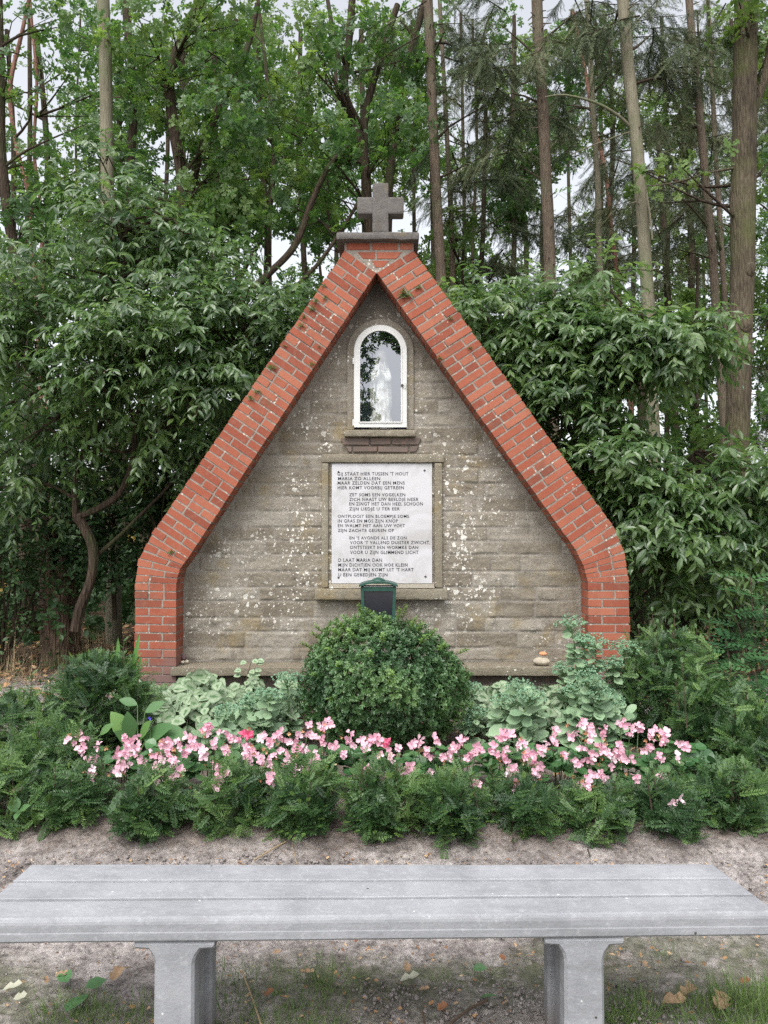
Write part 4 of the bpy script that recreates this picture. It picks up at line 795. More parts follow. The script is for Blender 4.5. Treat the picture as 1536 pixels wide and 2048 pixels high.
for k, (px, lab) in enumerate(PB):
    Yb = 4.38; cx = P(px, 0, Yb)[0]; t = thing('begonia', (cx, Yb, .05), lab, 'flower', 'pink begonias in a row behind the yew hedge')
    n = 46; a = R.uniform(0, 2 * math.pi, n); rr = np.sqrt(R.random(n)) * .15; z = .14 + .17 * R.random(n) * (1 - (rr / .2) ** 2)
    pos = np.stack([cx + rr * np.cos(a) * 1.2, Yb + rr * np.sin(a) * .9, .02 + z], 1); D = np.stack([np.cos(a), np.sin(a) - .2, R.uniform(-.5, .25, n)], 1)
    mb = MB(); scatter(mb, *BL, pos, D, nrm(UP * .9 + np.stack([np.cos(a), np.sin(a) - .5, 0 * a], 1) * .5 + R.normal(0, .25, (n, 3))), R.uniform(.05, .085, n)); mb.build('leaves', M['begonia'], t)
    stm = MB(); old = MB()
    for dk, L_ in enumerate(groups[k]):
        for (fx, fy) in L_:
            Yf = (4.22 if fy < 1535 else 4.02) + R.uniform(-.07, .07) + (1500 - fy) * .0018; c_ = np.array(P(fx, fy, Yf)); base = np.array((cx + (c_[0] - cx) * .5, Yb, .1)); tube(stm, [tuple(base), tuple((base + c_) / 2 + (0, 0, .02)), tuple(c_ - (0, -.01, .01))], [.003, .0025, .002], 5, cap=False)
            m = R.integers(2, 5); q = c_ + R.normal(0, .013, (m, 3)); big = R.uniform(.024, .036, m); hd = MB()
            for w in range(m): scatter(hd, *FR[R.integers(5)], q[w:w + 1], nrm([R.normal(0, .5), -1 + R.normal(0, .3), R.normal(.15, .4)]), nrm(R.normal(size=3)), big[w], np.clip(.3 + .25 * R.normal() + .3 * (w % 2), 0, 1))
            hd.build('flower', M['petal_dark' if dk else 'petal'], t)
            if R.random() < .45:
                scatter(old, *FR[0], c_ + R.normal(0, .03, (2, 3)) + (0, .01, -.02), nrm(R.normal(0, .5, (2, 3)) + (0, -1, -.5)), nrm(R.normal(size=(2, 3))), .014)
    if stm.n: stm.build('flower_stems', M['gstem'], t)
    if old.n: old.build('faded_flowers', M['petal_old'], t)

# silver lamium: ground cover
n = 0; mb = MB()
def lam(px0, px1, Y0, Y1, zlo, zhi, n, size=(.075, .125)):
    y = R.uniform(Y0, Y1, n); x = R.uniform(P(px0, 0, 6)[0], P(px1, 0, 6)[0], n); z = R.uniform(zlo, zhi, n) * (1 - .5 * np.clip((5.35 - y) / .6, 0, 1)) + .03 + .05 * noise(np.stack([x, y, 0 * x], 1), 5, 3)
    a = R.uniform(0, 2 * math.pi, n); D = np.stack([np.cos(a), np.sin(a) - .5, R.uniform(-.7, .1, n)], 1)
    scatter(mb, *LEAF_WIDE, np.stack([x, y, z], 1), D, nrm(UP * .8 + (0, -.8, 0) + R.normal(0, .45, (n, 3))), R.uniform(*size, n))
LEAF_WIDE = ([(0, 0, 0, .95), (-.36, .2, .03, .95), (-.2, .28, -.01, .45), (0, .3, -.04, .0), (.2, .28, -.01, .45), (.36, .2, .03, .95), (-.42, .5, .02, .95), (-.22, .55, -.02, .45), (0, .58, -.06, 0), (.22, .55, -.02, .45), (.42, .5, .02, .95), (-.24, .82, -.05, .95), (0, .82, -.09, .2), (.24, .82, -.05, .95), (0, 1.02, -.15, .95)],
             [(0, 2, 1), (0, 3, 2), (0, 4, 3), (0, 5, 4), (1, 2, 7, 6), (2, 3, 8, 7), (3, 4, 9, 8), (4, 5, 10, 9), (6, 7, 12, 11), (7, 8, 12), (8, 9, 12), (9, 10, 13, 12), (11, 12, 14), (12, 13, 14)])
lam(280, 600, 5.1, 5.95, .18, .36, 720); lam(380, 470, 5.5, 5.9, .3, .42, 60); lam(930, 1120, 5.2, 5.95, .14, .34, 420)
o = mb.build('ground_cover', M['lamium'], None); tag(o, 'silver variegated dead nettle covering the bed below the stone ledge', 'ground cover', None, 'stuff')
# one tall lamium runner
t = thing('dead_nettle', P(500, 1400, 5.7), 'tall upright silver leaved dead nettle stem rising before the ledge left of the box bush', 'plant')
mb = MB(); sm = MB(); b0 = P(497, 1400, 5.7); tp = P(503, 1322, 5.7); tube(sm, [b0, P(492, 1360, 5.7), tp], [.003, .003, .002], 5); sm.build('stem', M['stem'], t)
for (lx_, ly_) in [(505, 1320), (492, 1322), (513, 1324), (515, 1320), (483, 1339), (501, 1340), (510, 1338), (482, 1349), (499, 1347), (508, 1346), (496, 1362), (503, 1361), (508, 1371), (492, 1372)]:
    dd = nrm([(lx_ - 497) * .1, -.6, -.2]); scatter(mb, *LEAF_WIDE, [P(lx_ , ly_, 5.68)], dd, nrm([0, -1, 1]), .055)
mb.build('leaves', M['lamium'], t)

# stonecrop with broccoli-like heads
RS = rosette(LEAF_OVAL, 4, .25, 2, (.8, 1.1)); BUD = rosette(LEAF_TINY, 6, .9, 4, (.7, 1.))
def sedum(label, Y, heads, hw=.10, leafs=.085, base=None):
    leafs *= 1.55
    c0 = np.mean([P(h[0], h[1], Y) for h in heads], 0); bx = c0[0] if base is None else P(base, 0, Y)[0]; t = thing('stonecrop', (bx, Y, .05), label, 'plant', 'stonecrop plants along the shrine')
    le, bu, sm = MB(), MB(), MB()
    for hx, hy, k in heads:
        yy = Y + R.uniform(-.12, .12); e = np.array(P(hx, hy, yy)); b0 = np.array((bx + (e[0] - bx) * .35, Y, .05)); m_ = (b0 + e) / 2 + (R.normal(0, .02), 0, .03); L = e[2] - .05
        pp = tube(sm, [tuple(b0), tuple(m_), tuple(e)], [.006, .005, .004], 6, step=.042)
        for q, p in enumerate(pp[1:]):
            f = q / len(pp)
            a = q * 1.6 + R.uniform(-.3, .3); aa = np.array((a, a + math.pi, a + 1.5)); D = np.stack([np.cos(aa), np.sin(aa) - .15, R.uniform(-.5, .8, 3)], 1)
            s_ = leafs * (1.1 - .65 * f) * R.uniform(.8, 1.15, 3)
            if f < .95: scatter(le, *LEAF_FAT, np.repeat(p[None], 3, 0), D, nrm(UP * .8 + (0, -.6, 0) + D * -.3 + R.normal(0, .4, (3, 3))), s_)
        if k:
            m = 90; a = R.uniform(0, 2 * math.pi, m); rr = np.sqrt(R.random(m)) * hw * k; q = np.stack([e[0] + rr * np.cos(a), e[1] + rr * np.sin(a), e[2] + .045 * k * (1 - (rr / (hw * k)) ** 2) + R.normal(0, .012, m)], 1)
            scatter(bu, *BUD, q, nrm(np.stack([np.cos(a) * rr * 8, np.sin(a) * rr * 8 - .3, np.ones(m)], 1)), nrm(R.normal(size=(m, 3))), R.uniform(.010, .017, m))
            for w in range(16): tube(sm, [tuple(e - (0, 0, .05)), tuple(q[w])], [.0018, .0012], 4, cap=False)
    le.build('leaves', M['sedum'], t); bu.build('flower_buds', M['sedum_bud'], t) if bu.n else None; sm.build('stems', M['gstem'], t)
LEAF_FAT = ([(0, 0, 0, 0), (-.14, .15, .02, 1), (.14, .15, .02, 1), (-.27, .5, .05, 1), (0, .5, -.01, 0), (.27, .5, .05, 1), (-.22, .82, .03, 1), (0, .85, 0, 0), (.22, .82, .03, 1), (0, 1, -.02, 1)],
            [(0, 4, 1), (0, 2, 4), (1, 4, 3), (2, 5, 4), (3, 4, 7, 6), (4, 5, 8, 7), (6, 7, 9), (7, 8, 9)])
sedum('tallest grey green stonecrop, reaching up over the right brick pier', 5.35, [(1142, 1252, 1.1), (1168, 1282, .8), (1192, 1290, .9), (1150, 1300, 0), (1125, 1340, .7), (1180, 1340, .9), (1212, 1330, 0)], base=1160)
sedum('stonecrop with two heads directly before the foot of the right brick pier', 5.4, [(1248, 1298, 1.), (1225, 1330, .7), (1262, 1345, 0), (1240, 1365, .9)], base=1235)
sedum('stonecrop below the tallest one with crowded broad leaves', 4.95, [(1150, 1385, 1.), (1200, 1390, 1.), (1178, 1362, .9), (1225, 1405, .8), (1130, 1420, 0), (1250, 1430, 0), (1170, 1430, 0)], leafs=.1)
sedum('stonecrop left of the tallest one, behind the begonias', 4.95, [(1040, 1378, 1.), (1060, 1395, 1.), (1005, 1405, .8), (1075, 1420, 0), (1000, 1440, 0), (1045, 1440, 0)], leafs=.1)
sedum('stonecrop in the silver leaves left of the box bush', 5.1, [(520, 1400, 1.2), (500, 1412, .9), (540, 1395, .8), (470, 1440, 0), (560, 1430, 0), (515, 1440, 0)], leafs=.09)
sedum('low stonecrop tight against the left side of the box bush', 5.2, [(575, 1362, 1.), (590, 1395, .9), (565, 1400, .6)], leafs=.06)
sedum('low stonecrop tight against the right side of the box bush', 5.2, [(945, 1380, .8), (955, 1430, .8), (930, 1450, .5)], leafs=.06)
sedum('pale stonecrop with a low head before the lamium left of the box bush', 4.9, [(440, 1450, 0), (455, 1425, .8), (415, 1455, 0)], leafs=.08)

# sword leaves, broad leaves, violet flower
t = thing('sword_leaved_plant', P(252, 1400, 5.3), 'clump of upright bright green sword leaves at the left brick pier', 'plant')
for bx, by, tx, ty, w_ in [(250, 1400, 236, 1274, .024), (256, 1402, 279, 1265, .022), (262, 1400, 283, 1310, .02), (246, 1405, 262, 1330, .017)]:
    a, b_ = np.array(P(bx, by, 5.3)), np.array(P(tx, ty, 5.22)); n = 12; tt = np.linspace(0, 1, n)[:, None]; p = a * (1 - tt) + b_ * tt + np.array((0, -.03, 0)) * np.sin(tt * 3.1) + (.02 if tx > bx else -.02, 0, 0) * tt * (1 - tt); wd = w_ * np.sqrt(np.clip(1 - tt ** 3, 0, 1)) * (.6 + .4 * np.sin(tt * 3.1))
    V = np.concatenate([p + np.array((-1, .15, 0)) * wd, p + (0, .006, 0), p + np.array((1, .15, 0)) * wd]); F = [(k, k + n, k + n + 1, k + 1) for k in range(n - 1)] + [(k + n, k + 2 * n, k + 2 * n + 1, k + n + 1) for k in range(n - 1)]
    mb = MB(); mb.add(V, F, .4 + .3 * (w_ > .02)); mb.build('blade', M['iris'], t, True)
LB = ([(0, 0, 0, 0)] + [(s_ * x, y, z, 1) for x, y, z in [(.1, .1, .02), (.22, .3, .04), (.26, .5, .03), (.2, .72, 0), (.09, .9, -.05)] for s_ in (-1, 1)] + [(0, 1, -.12, 0), (0, .3, -.02, 0), (0, .5, -.03, 0), (0, .72, -.06, 0), (0, .9, -.09, 0)],
      [(0, 12, 1), (0, 2, 12), (1, 12, 3), (2, 4, 12), (3, 12, 13, 5), (4, 6, 13, 12), (5, 13, 14, 7), (6, 8, 14, 13), (7, 14, 15, 9), (8, 10, 15, 14), (9, 15, 11), (10, 11, 15)])
def broad(label, px, Y, leaves):
    t = thing('broad_leaved_plant', P(px, 1480, Y), label, 'plant'); mb = MB(); sm = MB(); b0 = np.array((P(px, 0, Y)[0], Y, .06))
    for x0, y0, x1, y1, dy in leaves:
        a, e = np.array(P(x0, y0, Y)), np.array(P(x1, y1, Y + dy)); L = np.linalg.norm(e - a); scatter(mb, *LB, [a], e - a, nrm(np.array((R.normal(0, .2), -.9, .9))), L)
        tube(sm, [tuple(b0), tuple((a + b0) / 2 + (0, 0, .03)), tuple(a)], [.004, .003, .003], 5, cap=False)
    mb.build('leaves', M['broad'], t, True); sm.build('stems', M['gstem'], t)
broad('broad pale leaved plant sprawling before the silver ground cover', 290, 4.85, [(262, 1480, 222, 1422, .0), (262, 1478, 255, 1425, -.05), (285, 1475, 375, 1468, -.1), (280, 1478, 300, 1440, -.05), (290, 1482, 340, 1450, -.1), (262, 1488, 232, 1462, -.1), (290, 1425, 328, 1402, 0), (275, 1410, 238, 1397, 0), (290, 1485, 345, 1490, -.15)])
broad('small broad leaved plant with rounded leaves between yew and begonias', 150, 4.75, [(152, 1468, 112, 1444, 0), (152, 1468, 165, 1438, 0), (183, 1462, 180, 1442, 0), (200, 1470, 225, 1446, 0), (152, 1466, 135, 1436, .03)])
p = P(300, 1436, 4.8); t = thing('violet_flower', p, 'tiny violet flower above the broad pale leaves', 'flower'); mb = MB(); scatter(mb, *FR[1], [p, p], [(0, -1, .2), (.3, -1, 0)], [(0, 0, 1), (1, 0, 0)], .017); mb.build('petals', M['violet'], t); mb = MB(); tube(mb, [(p[0], 4.82, .08), p], .0015, 5); mb.build('stem', M['gstem'], t)
# clover sprig low on the left
broad('small bright green seedling on the soil at the left hedge foot', 35, 3.78, [(38, 1622, 14, 1612, -.02), (38, 1622, 58, 1610, -.02), (36, 1620, 32, 1592, .02), (38, 1622, 30, 1638, -.06)])
broad('low bright green weed at the right hedge foot', 1430, 3.8, [(1430, 1655, 1412, 1640, 0), (1432, 1655, 1455, 1642, 0), (1434, 1650, 1440, 1625, 0), (1430, 1652, 1425, 1628, 0)])

# ================================================================ ON THE GROUND
DL = ([(0, 0, 0, 0), (-.2, .15, .05, 1), (-.34, .4, .14, 1), (-.22, .55, .05, 1), (-.3, .8, .16, 1), (0, 1, .05, 1), (.28, .78, .1, 1), (.2, .55, .03, 1), (.34, .38, .16, 1), (.18, .15, .04, 1), (0, .5, -.02, 0)], [(0, 10, 1), (1, 10, 3, 2), (3, 10, 5, 4), (5, 10, 7, 6), (7, 10, 9, 8), (9, 10, 0)])
M['leaf_tan'] = plain('tan_leaf', (.30, .2, .12), .7, .3, 30, .3); M['leaf_pale'] = plain('pale_leaf_underside', (.34, .34, .26), .7, .15, 30, .3); M['leaf_brown'] = plain('brown_leaf', (.22, .1, .05), .7, .3, 30, .3); M['leaf_green'] = plain('green_leaf', (.07, .16, .06), .5, .25, 20, .2)
for px, py, sz, ang, mt_, lab in [(225, 1962, .07, 1.5, 'leaf_tan', 'curled tan dead leaf standing in the moss left of the left bench leg'), (5, 1980, .06, .4, 'leaf_pale', 'pale whitish leaf on the soil at the left picture edge'), (27, 1998, .04, .5, 'leaf_pale', 'small pale leaf beside the whitish one at the left edge'),
     (110, 1952, .045, .2, 'leaf_tan', 'small tan dead leaf left of the green fallen leaf'), (602, 1943, .05, -.3, 'leaf_tan', 'tan dead leaf lying on moss midway beneath the bench'), (530, 1993, .04, 1., 'leaf_brown', 'rust brown dead leaf in the grass right of the left bench leg'),
     (800, 1962, .07, .3, 'leaf_pale', 'pale green leaf upside down on the soil beneath the bench centre'), (812, 1944, .045, 1.4, 'leaf_tan', 'tan dead leaf directly behind the pale upside down leaf'), (838, 1979, .035, 0., 'leaf_tan', 'small tan dead leaf right of the pale upside down leaf'),
     (1325, 2002, .075, -.1, 'leaf_tan', 'tan leaf lying right of the right bench leg, left of a pair'), (1362, 1990, .07, .5, 'leaf_tan', 'tan leaf lying right of the right bench leg, right of a pair'), (1438, 2020, .085, 1., 'leaf_tan', 'large tan oak leaf among the grass in the lower right corner'),
     (1290, 1933, .03, 1.2, 'leaf_tan', 'small tan leaf by the grass tuft behind the right bench leg'), (945, 1935, .05, -.2, 'leaf_green', 'green fallen leaf on the moss under the bench'), (960, 1995, .06, .1, 'leaf_green', 'larger green fallen leaf nearer the right bench leg'),
     (135, 1965, .08, 2.2, 'leaf_green', 'dark green fallen leaf on the soil left of the left bench leg'), (170, 1975, .07, .6, 'leaf_green', 'green leaf in the moss beside the dark one'), (130, 2025, .1, 1.2, 'leaf_green', 'long green leaf pointing down near the lower left corner'), (545, 1905, .03, 0, 'leaf_tan', 'tiny tan leaf on bare soil behind the left bench leg'),
     (710, 1885, .03, 1, 'leaf_brown', 'tiny brown leaf on the track marks under the bench'), (1010, 1920, .03, 2, 'leaf_brown', 'brown leaf flake on the tracks left of the right bench leg'), (875, 2020, .04, .7, 'leaf_brown', 'brown dead leaf on the clods under the bench'), (1480, 1965, .04, .2, 'leaf_brown', 'brown dead leaf on soil at the right edge below the seat'), (20, 1585, .07, .5, 'leaf_tan', 'orange brown leaf caught in the yews at the left edge'),
     (1455, 1410, .07, 1, 'leaf_pale', 'pale leaf on the ground beyond the right yews')]:
    g = G(px, py, .02); 
    if py < 1600: g = P(px, py, 3.85 if px < 100 else 6.2)
    mb = MB(); scatter(mb, *(LEAF_OVAL if mt_ == 'leaf_green' else DL), [g], (math.cos(ang), math.sin(ang), .12), nrm(R.normal(0, .22, 3) + (0, -.15, 1)), sz); o = mb.build('fallen_leaf', M[mt_], None); recenter(o, g); tag(o, lab, 'leaf', 'leaves fallen on the ground')
for pts_, rad, lab in [([(484, 1941), (500, 1985), (522, 2048)], .0028, 'long pale dry stalk lying in the grass right of the left bench leg'), ([(508, 1720), (545, 1698), (572, 1683)], .004, 'short pale stick on the soil before the hedge'), ([(585, 1690), (593, 1728)], .002, 'thin pale twig pointing at the bench from the hedge'),
     ([(900, 2048), (935, 2020), (975, 2000)], .005, 'brown stick lying on the clods under the bench'), ([(1145, 1686), (1170, 1690), (1180, 1712)], .0035, 'forked brown twig on the soil right of centre before the hedge'), ([(1390, 1685), (1424, 1706)], .002, 'thin brown twig on the soil near the right end of the hedge'), ([(845, 2025), (850, 2048)], .004, 'short reddish twig left of the brown stick under the bench')]:
    P3 = [np.array(G(a, b_, .022 + .006 * k)) for k, (a, b_) in enumerate(pts_)]; mb = MB(); tube(mb, P3, rad, 6, step=.03); o = mb.build('twig', M['straw' if 'pale' in lab else 'stem'], None); recenter(o, tuple(P3[0])); tag(o, lab, 'twig', 'twigs lying on the soil')
# litter: countless scraps
mb = MB()
n = 2300; x = R.uniform(-2.2, 2.2, n); y = 1.9 + 2.0 * R.random(n); keep = (noise(np.stack([x, y, 0 * x], 1), 3, 21) > -.15) | (y > 3.5); x, y = x[keep], y[keep]; n = len(x)
scatter(mb, *DL, np.stack([x, y, R.uniform(.004, .02, n)], 1), R.normal(size=(n, 3)) * (1, 1, .25), nrm(R.normal(0, .35, (n, 3)) + UP), R.uniform(.005, .022, n))
n = 9000; x = R.uniform(-9, 9, n); y = R.uniform(6.7, 13, n); scatter(mb, *DL, np.stack([x, y, R.uniform(.0, .06, n)], 1), R.normal(size=(n, 3)) * (1, 1, .25), nrm(R.normal(0, .4, (n, 3)) + UP), R.uniform(.04, .09, n))
n = 500; x = R.uniform(-1.9, 1.9, n); y = R.uniform(4.5, 6, n); scatter(mb, *DL, np.stack([x, y, R.uniform(.05, .09, n)], 1), R.normal(size=(n, 3)) * (1, 1, .25), nrm(R.normal(0, .4, (n, 3)) + UP), R.uniform(.03, .07, n))
o = mb.build('leaf_litter', M['deadleaf'], None); tag(o, 'brown leaf scraps strewn over the soil and wood floor', 'litter', None, 'stuff')
# clods of earth
mb = MB(); th = [(0, 0, 1), (0, 0, -.5), (1, 0, .1), (-1, 0, 0), (0, 1, .1), (0, -1, 0)]; tf = [(0, 2, 4), (0, 4, 3), (0, 3, 5), (0, 5, 2), (1, 4, 2), (1, 3, 4), (1, 5, 3), (1, 2, 5)]
for (x0, x1, y0, y1, n, s0_, s1_) in [(-2.3, 2.3, 3.1, 3.75, 2600, .004, .016), (-.1, .9, 2.2, 2.62, 1100, .004, .014), (-2.3, 2.3, 2.0, 3.2, 3200, .003, .009)]:
    x = R.uniform(x0, x1, n); y = R.uniform(y0, y1, n)
    for k in range(6): q = slice(k, None, 6); tv_ = np.array(th) * R.uniform(.6, 1.2, (6, 3)); scatter(mb, tv_, tf, np.stack([x, y, np.full(n, .008)], 1)[q], R.normal(size=(n, 3))[q] * (1, 1, .2), nrm(R.normal(0, .3, (n, 3)) + UP)[q], R.uniform(s0_, s1_, n)[q] * R.random(n)[q] ** .5, 0., 0.)
o = mb.build('clods', M['soil'], None, True); tag(o, 'crumbs of dry grey brown earth strewn along the hedge foot and under the bench', 'clods', None, 'stuff')
# grass
GB = ([(-.02, 0, 0, 0), (.02, 0, 0, 0), (.017, .4, .03, 0), (-.017, .4, .03, 0), (.01, .75, .13, 0), (-.01, .75, .13, 0), (0, 1, .3, 0)], [(0, 1, 2, 3), (3, 2, 4, 5), (5, 4, 6)])
mb = MB(); C_ = []
def tuft(px, py, rad, n, s0_, s1_):
    g = G(px, py, .01); r_ = np.sqrt(R.random(n)) * rad; a = R.uniform(0, 6.3, n); pos = np.stack([g[0] + r_ * np.cos(a) * 1.5, g[1] + r_ * np.sin(a), np.full(n, .0)], 1); D = np.stack([np.cos(a) * .7, np.sin(a) * .7, R.uniform(.5, 1.5, n)], 1) + R.normal(0, .3, (n, 3))
    scatter(mb, *GB, pos, D, nrm(D * (-1, -1, .1) + R.normal(0, .4, (n, 3))), R.uniform(s0_, s1_, n))
for k in range(70): tuft(R.uniform(80, 320), R.uniform(1990, 2070), .05, 14, .02, .055)
for k in range(75): tuft(R.uniform(425, 690), R.uniform(1935, 2075), .05, 16, .025, .06)
for k in range(40): tuft(R.uniform(1200, 1536), R.uniform(1975, 2070), .05, 14, .02, .06)
for k in range(26): tuft(R.uniform(1400, 1560), R.uniform(1985, 2060), .06, 22, .04, .10)
for k in range(14): tuft(R.uniform(1180, 1290), R.uniform(2000, 2060), .04, 22, .03, .08)
for px, py in ((1330, 1905), (1325, 1915), (235, 2030), (250, 2020), (290, 2010), (640, 1915), (955, 1945), (870, 1955)): tuft(px, py, .035, 26, .02, .05)
n = 900; x = R.uniform(-2, 2, n); y = R.uniform(1.9, 2.75, n); scatter(mb, *GB, np.stack([x, y, 0 * x], 1), R.normal(0, .6, (n, 3)) + UP, nrm(R.normal(size=(n, 3))), R.uniform(.01, .04, n))
o = mb.build('grass', M['grass'], None); tag(o, 'thin green grass and moss growing on the soil under the bench', 'grass', None, 'stuff')
# dry grass by the path on the left
def drygrass(label, px, Y, n, h_):
    p = (P(px, 0, Y)[0], Y, 0.); mb = MB(); a = R.uniform(0, 6.3, n); D = np.stack([np.cos(a) * .5, np.sin(a) * .5, np.full(n, .55)], 1) + R.normal(0, .35, (n, 3)) * (1, 1, .5); GBt = ([(q[0] * .35, q[1], q[2] * 1.6, 0) for q in GB[0]], GB[1])
    scatter(mb, *GBt, np.array(p) + R.normal(0, .16, (n, 3)) * (1, 1, 0), D, nrm(D * (-1, -1, .1)), R.uniform(.4, 1., n) * h_); o = mb.build('dry_grass_tuft', M['straw'], None); recenter(o, p); tag(o, label, 'grass tuft', 'dry grass tufts beside the path')
drygrass('tuft of dry straw coloured grass at the left picture edge by the path', 25, 7.6, 90, .5); drygrass('smaller tuft of dry grass right of the one at the left picture edge', 78, 7.9, 50, .36); drygrass('dry grass and twigs left of the brick pier on the wood floor', 205, 9.2, 160, .45)
# ================================================================ SHRUBS BEHIND THE SHRINE
def leafy(mb, start, D, L, droop, nl, leaf, size, outw, stem=None, flat=.8, vb=.5, vs=.2, down=.45):
    """alternate leaves along arching twigs"""
    T = len(start); k = np.arange(nl); t = (k + .7) / nl
    Lr = np.broadcast_to(L, (T,))[:, None, None]; pos = start[:, None] + D[:, None] * Lr * t[None, :, None]; pos[:, :, 2] -= droop * Lr[:, :, 0] * t[None] ** 2
    tang = nrm(D[:, None] - np.array((0, 0, 1)) * (2 * droop * t)[None, :, None]); side = nrm(np.cross(tang, UP)) * np.where(k % 2, 1, -1)[None, :, None]
    d = nrm(tang * .75 + side * .8 + R.normal(0, .38, pos.shape) - (0, 0, down)); N = nrm(UP * flat + outw[:, None] * .55 + R.normal(0, .42, pos.shape))
    S = size * R.uniform(.7, 1.2, (T, 1)) * R.uniform(.6, 1.15, (T, nl)) * (1.05 - .35 * np.abs(t - .5))[None]; v = np.clip(vb + R.normal(0, vs, (T, 1)) + R.normal(0, .12, (T, nl)), 0, .95) + (R.random((T, nl)) > .985) * .05
    scatter(mb, *leaf, pos.reshape(-1, 3), d.reshape(-1, 3), N.reshape(-1, 3), S.ravel(), np.clip(v, 0, 1).ravel())
    if stem is not None:
        for q in R.choice(T, min(T, stem[1]), False): pp = start[q] + D[q] * np.broadcast_to(L, (T,))[q] * np.linspace(-.25, 1, 5)[:, None]; pp[:, 2] -= droop * np.broadcast_to(L, (T,))[q] * np.linspace(0, 1, 5) ** 2; tube(stem[0], pp, np.linspace(.006, .002, 5), 4, cap=False)
def EL(px, py, Y, rx, ry, dep, n): a = P(px, py, Y); s_ = Y / FPX; return (a, (rx * s_, dep, ry * s_), n)
def shrub(name, label, cat, base, trunks, vols, mat, leaf, size, L=(.3, .5), droop=.35, nl=10, bark='bark_dark', limb=70, down=.45, sides=8, vb=.5):
    t = thing(name, base, label, cat); fo = MB(); st = MB(); tips = []
    for pts_, r0, r1 in trunks:
        p = tube(st, pts_, np.linspace(r0, r1, len(pts_)), sides, step=.08, wob=.25, seed=len(pts_)); tips.append(p)
    allp = np.concatenate(tips) if tips else np.array([base])
    for c, r, n in vols:
        s_, d = shell(int(n * 1.05), c, r, .35); d = nrm(d * (1, 1, .5)); lump = fbm(s_, 1.6, 3, 5); s_ = s_ + d * (lump * .35)[:, None] * np.mean(r)
        keep = fbm(s_, 2.3, 3, 6) > -.16; s_, d = s_[keep], d[keep]; n = len(s_)
        if n < 2: continue
        D = nrm(d + (0, -.45, .1) + R.normal(0, .35, (n, 3)) * (1, 1, .5)); leafy(fo, s_, D, R.uniform(*L, n), droop, nl, leaf, size, d, (st, max(6, n // 7)), vb=vb, down=down)
        for q in range(max(3, limb * n // 1500)):
            e = s_[R.integers(n)]; k = np.argmin(((allp - e) ** 2).sum(1) + R.random(len(allp)) * .6); b0 = allp[k]; m_ = (b0 + e) / 2 + R.normal(0, .12, 3) + (0, 0, .08); tube(st, [tuple(b0), tuple(m_), tuple(e)], [.02, .012, .005], 5, step=.15, cap=False)
    fo.build('foliage', M[mat], t); st.build('branches', M[bark], t); return t
def TP(L_, Y, dy=0.): return [P(a, b_, Y + dy * k) for k, (a, b_) in enumerate(L_)]
shrub('cherry_bush', 'large layered shrub with drooping glossy pointed leaves spreading left of the brick gable', 'shrub', (P(150, 0, 7.7)[0], 7.7, 0),
      [(TP([(150, 1262), (160, 1215), (182, 1160), (186, 1100), (165, 1050), (152, 1035)], 7.7), .055, .045), (TP([(152, 1035), (200, 1015), (240, 985), (262, 930), (270, 850), (250, 800)], 7.7), .035, .02), (TP([(152, 1035), (150, 970), (160, 920), (200, 900), (250, 905)], 7.7), .035, .016),
       (TP([(195, 1110), (240, 1070), (280, 1030), (330, 980), (400, 900)], 7.8), .022, .01), (TP([(160, 920), (200, 850), (240, 760), (245, 620), (240, 450)], 7.8), .03, .01), (TP([(250, 905), (330, 850), (400, 760), (480, 700)], 7.8), .02, .008), (TP([(160, 920), (100, 800), (40, 720)], 7.8), .02, .008)],
      [EL(60, 560, 7.6, 130, 90, .5, 300), EL(200, 560, 7.9, 160, 110, .6, 330), EL(330, 620, 7.8, 130, 100, .6, 300), EL(470, 660, 7.6, 110, 75, .45, 300), EL(565, 640, 7.9, 60, 45, .35, 110), EL(110, 680, 7.3, 150, 70, .4, 380), EL(280, 720, 7.2, 170, 80, .45, 420), EL(430, 760, 7.4, 90, 55, .4, 150),
       EL(80, 800, 7.6, 130, 80, .5, 240), EL(300, 830, 7.8, 150, 80, .5, 200), EL(230, 420, 7.9, 110, 60, .5, 170), EL(300, 480, 7.8, 110, 50, .4, 160), EL(205, 335, 7.8, 28, 40, .15, 22), EL(60, 930, 7.9, 90, 70, .5, 110), EL(330, 960, 8.1, 70, 60, .4, 60), EL(420, 880, 8.2, 60, 60, .4, 80), EL(400, 530, 8.0, 90, 50, .4, 140)],
      'cherry', LEAF_LONG, .114)
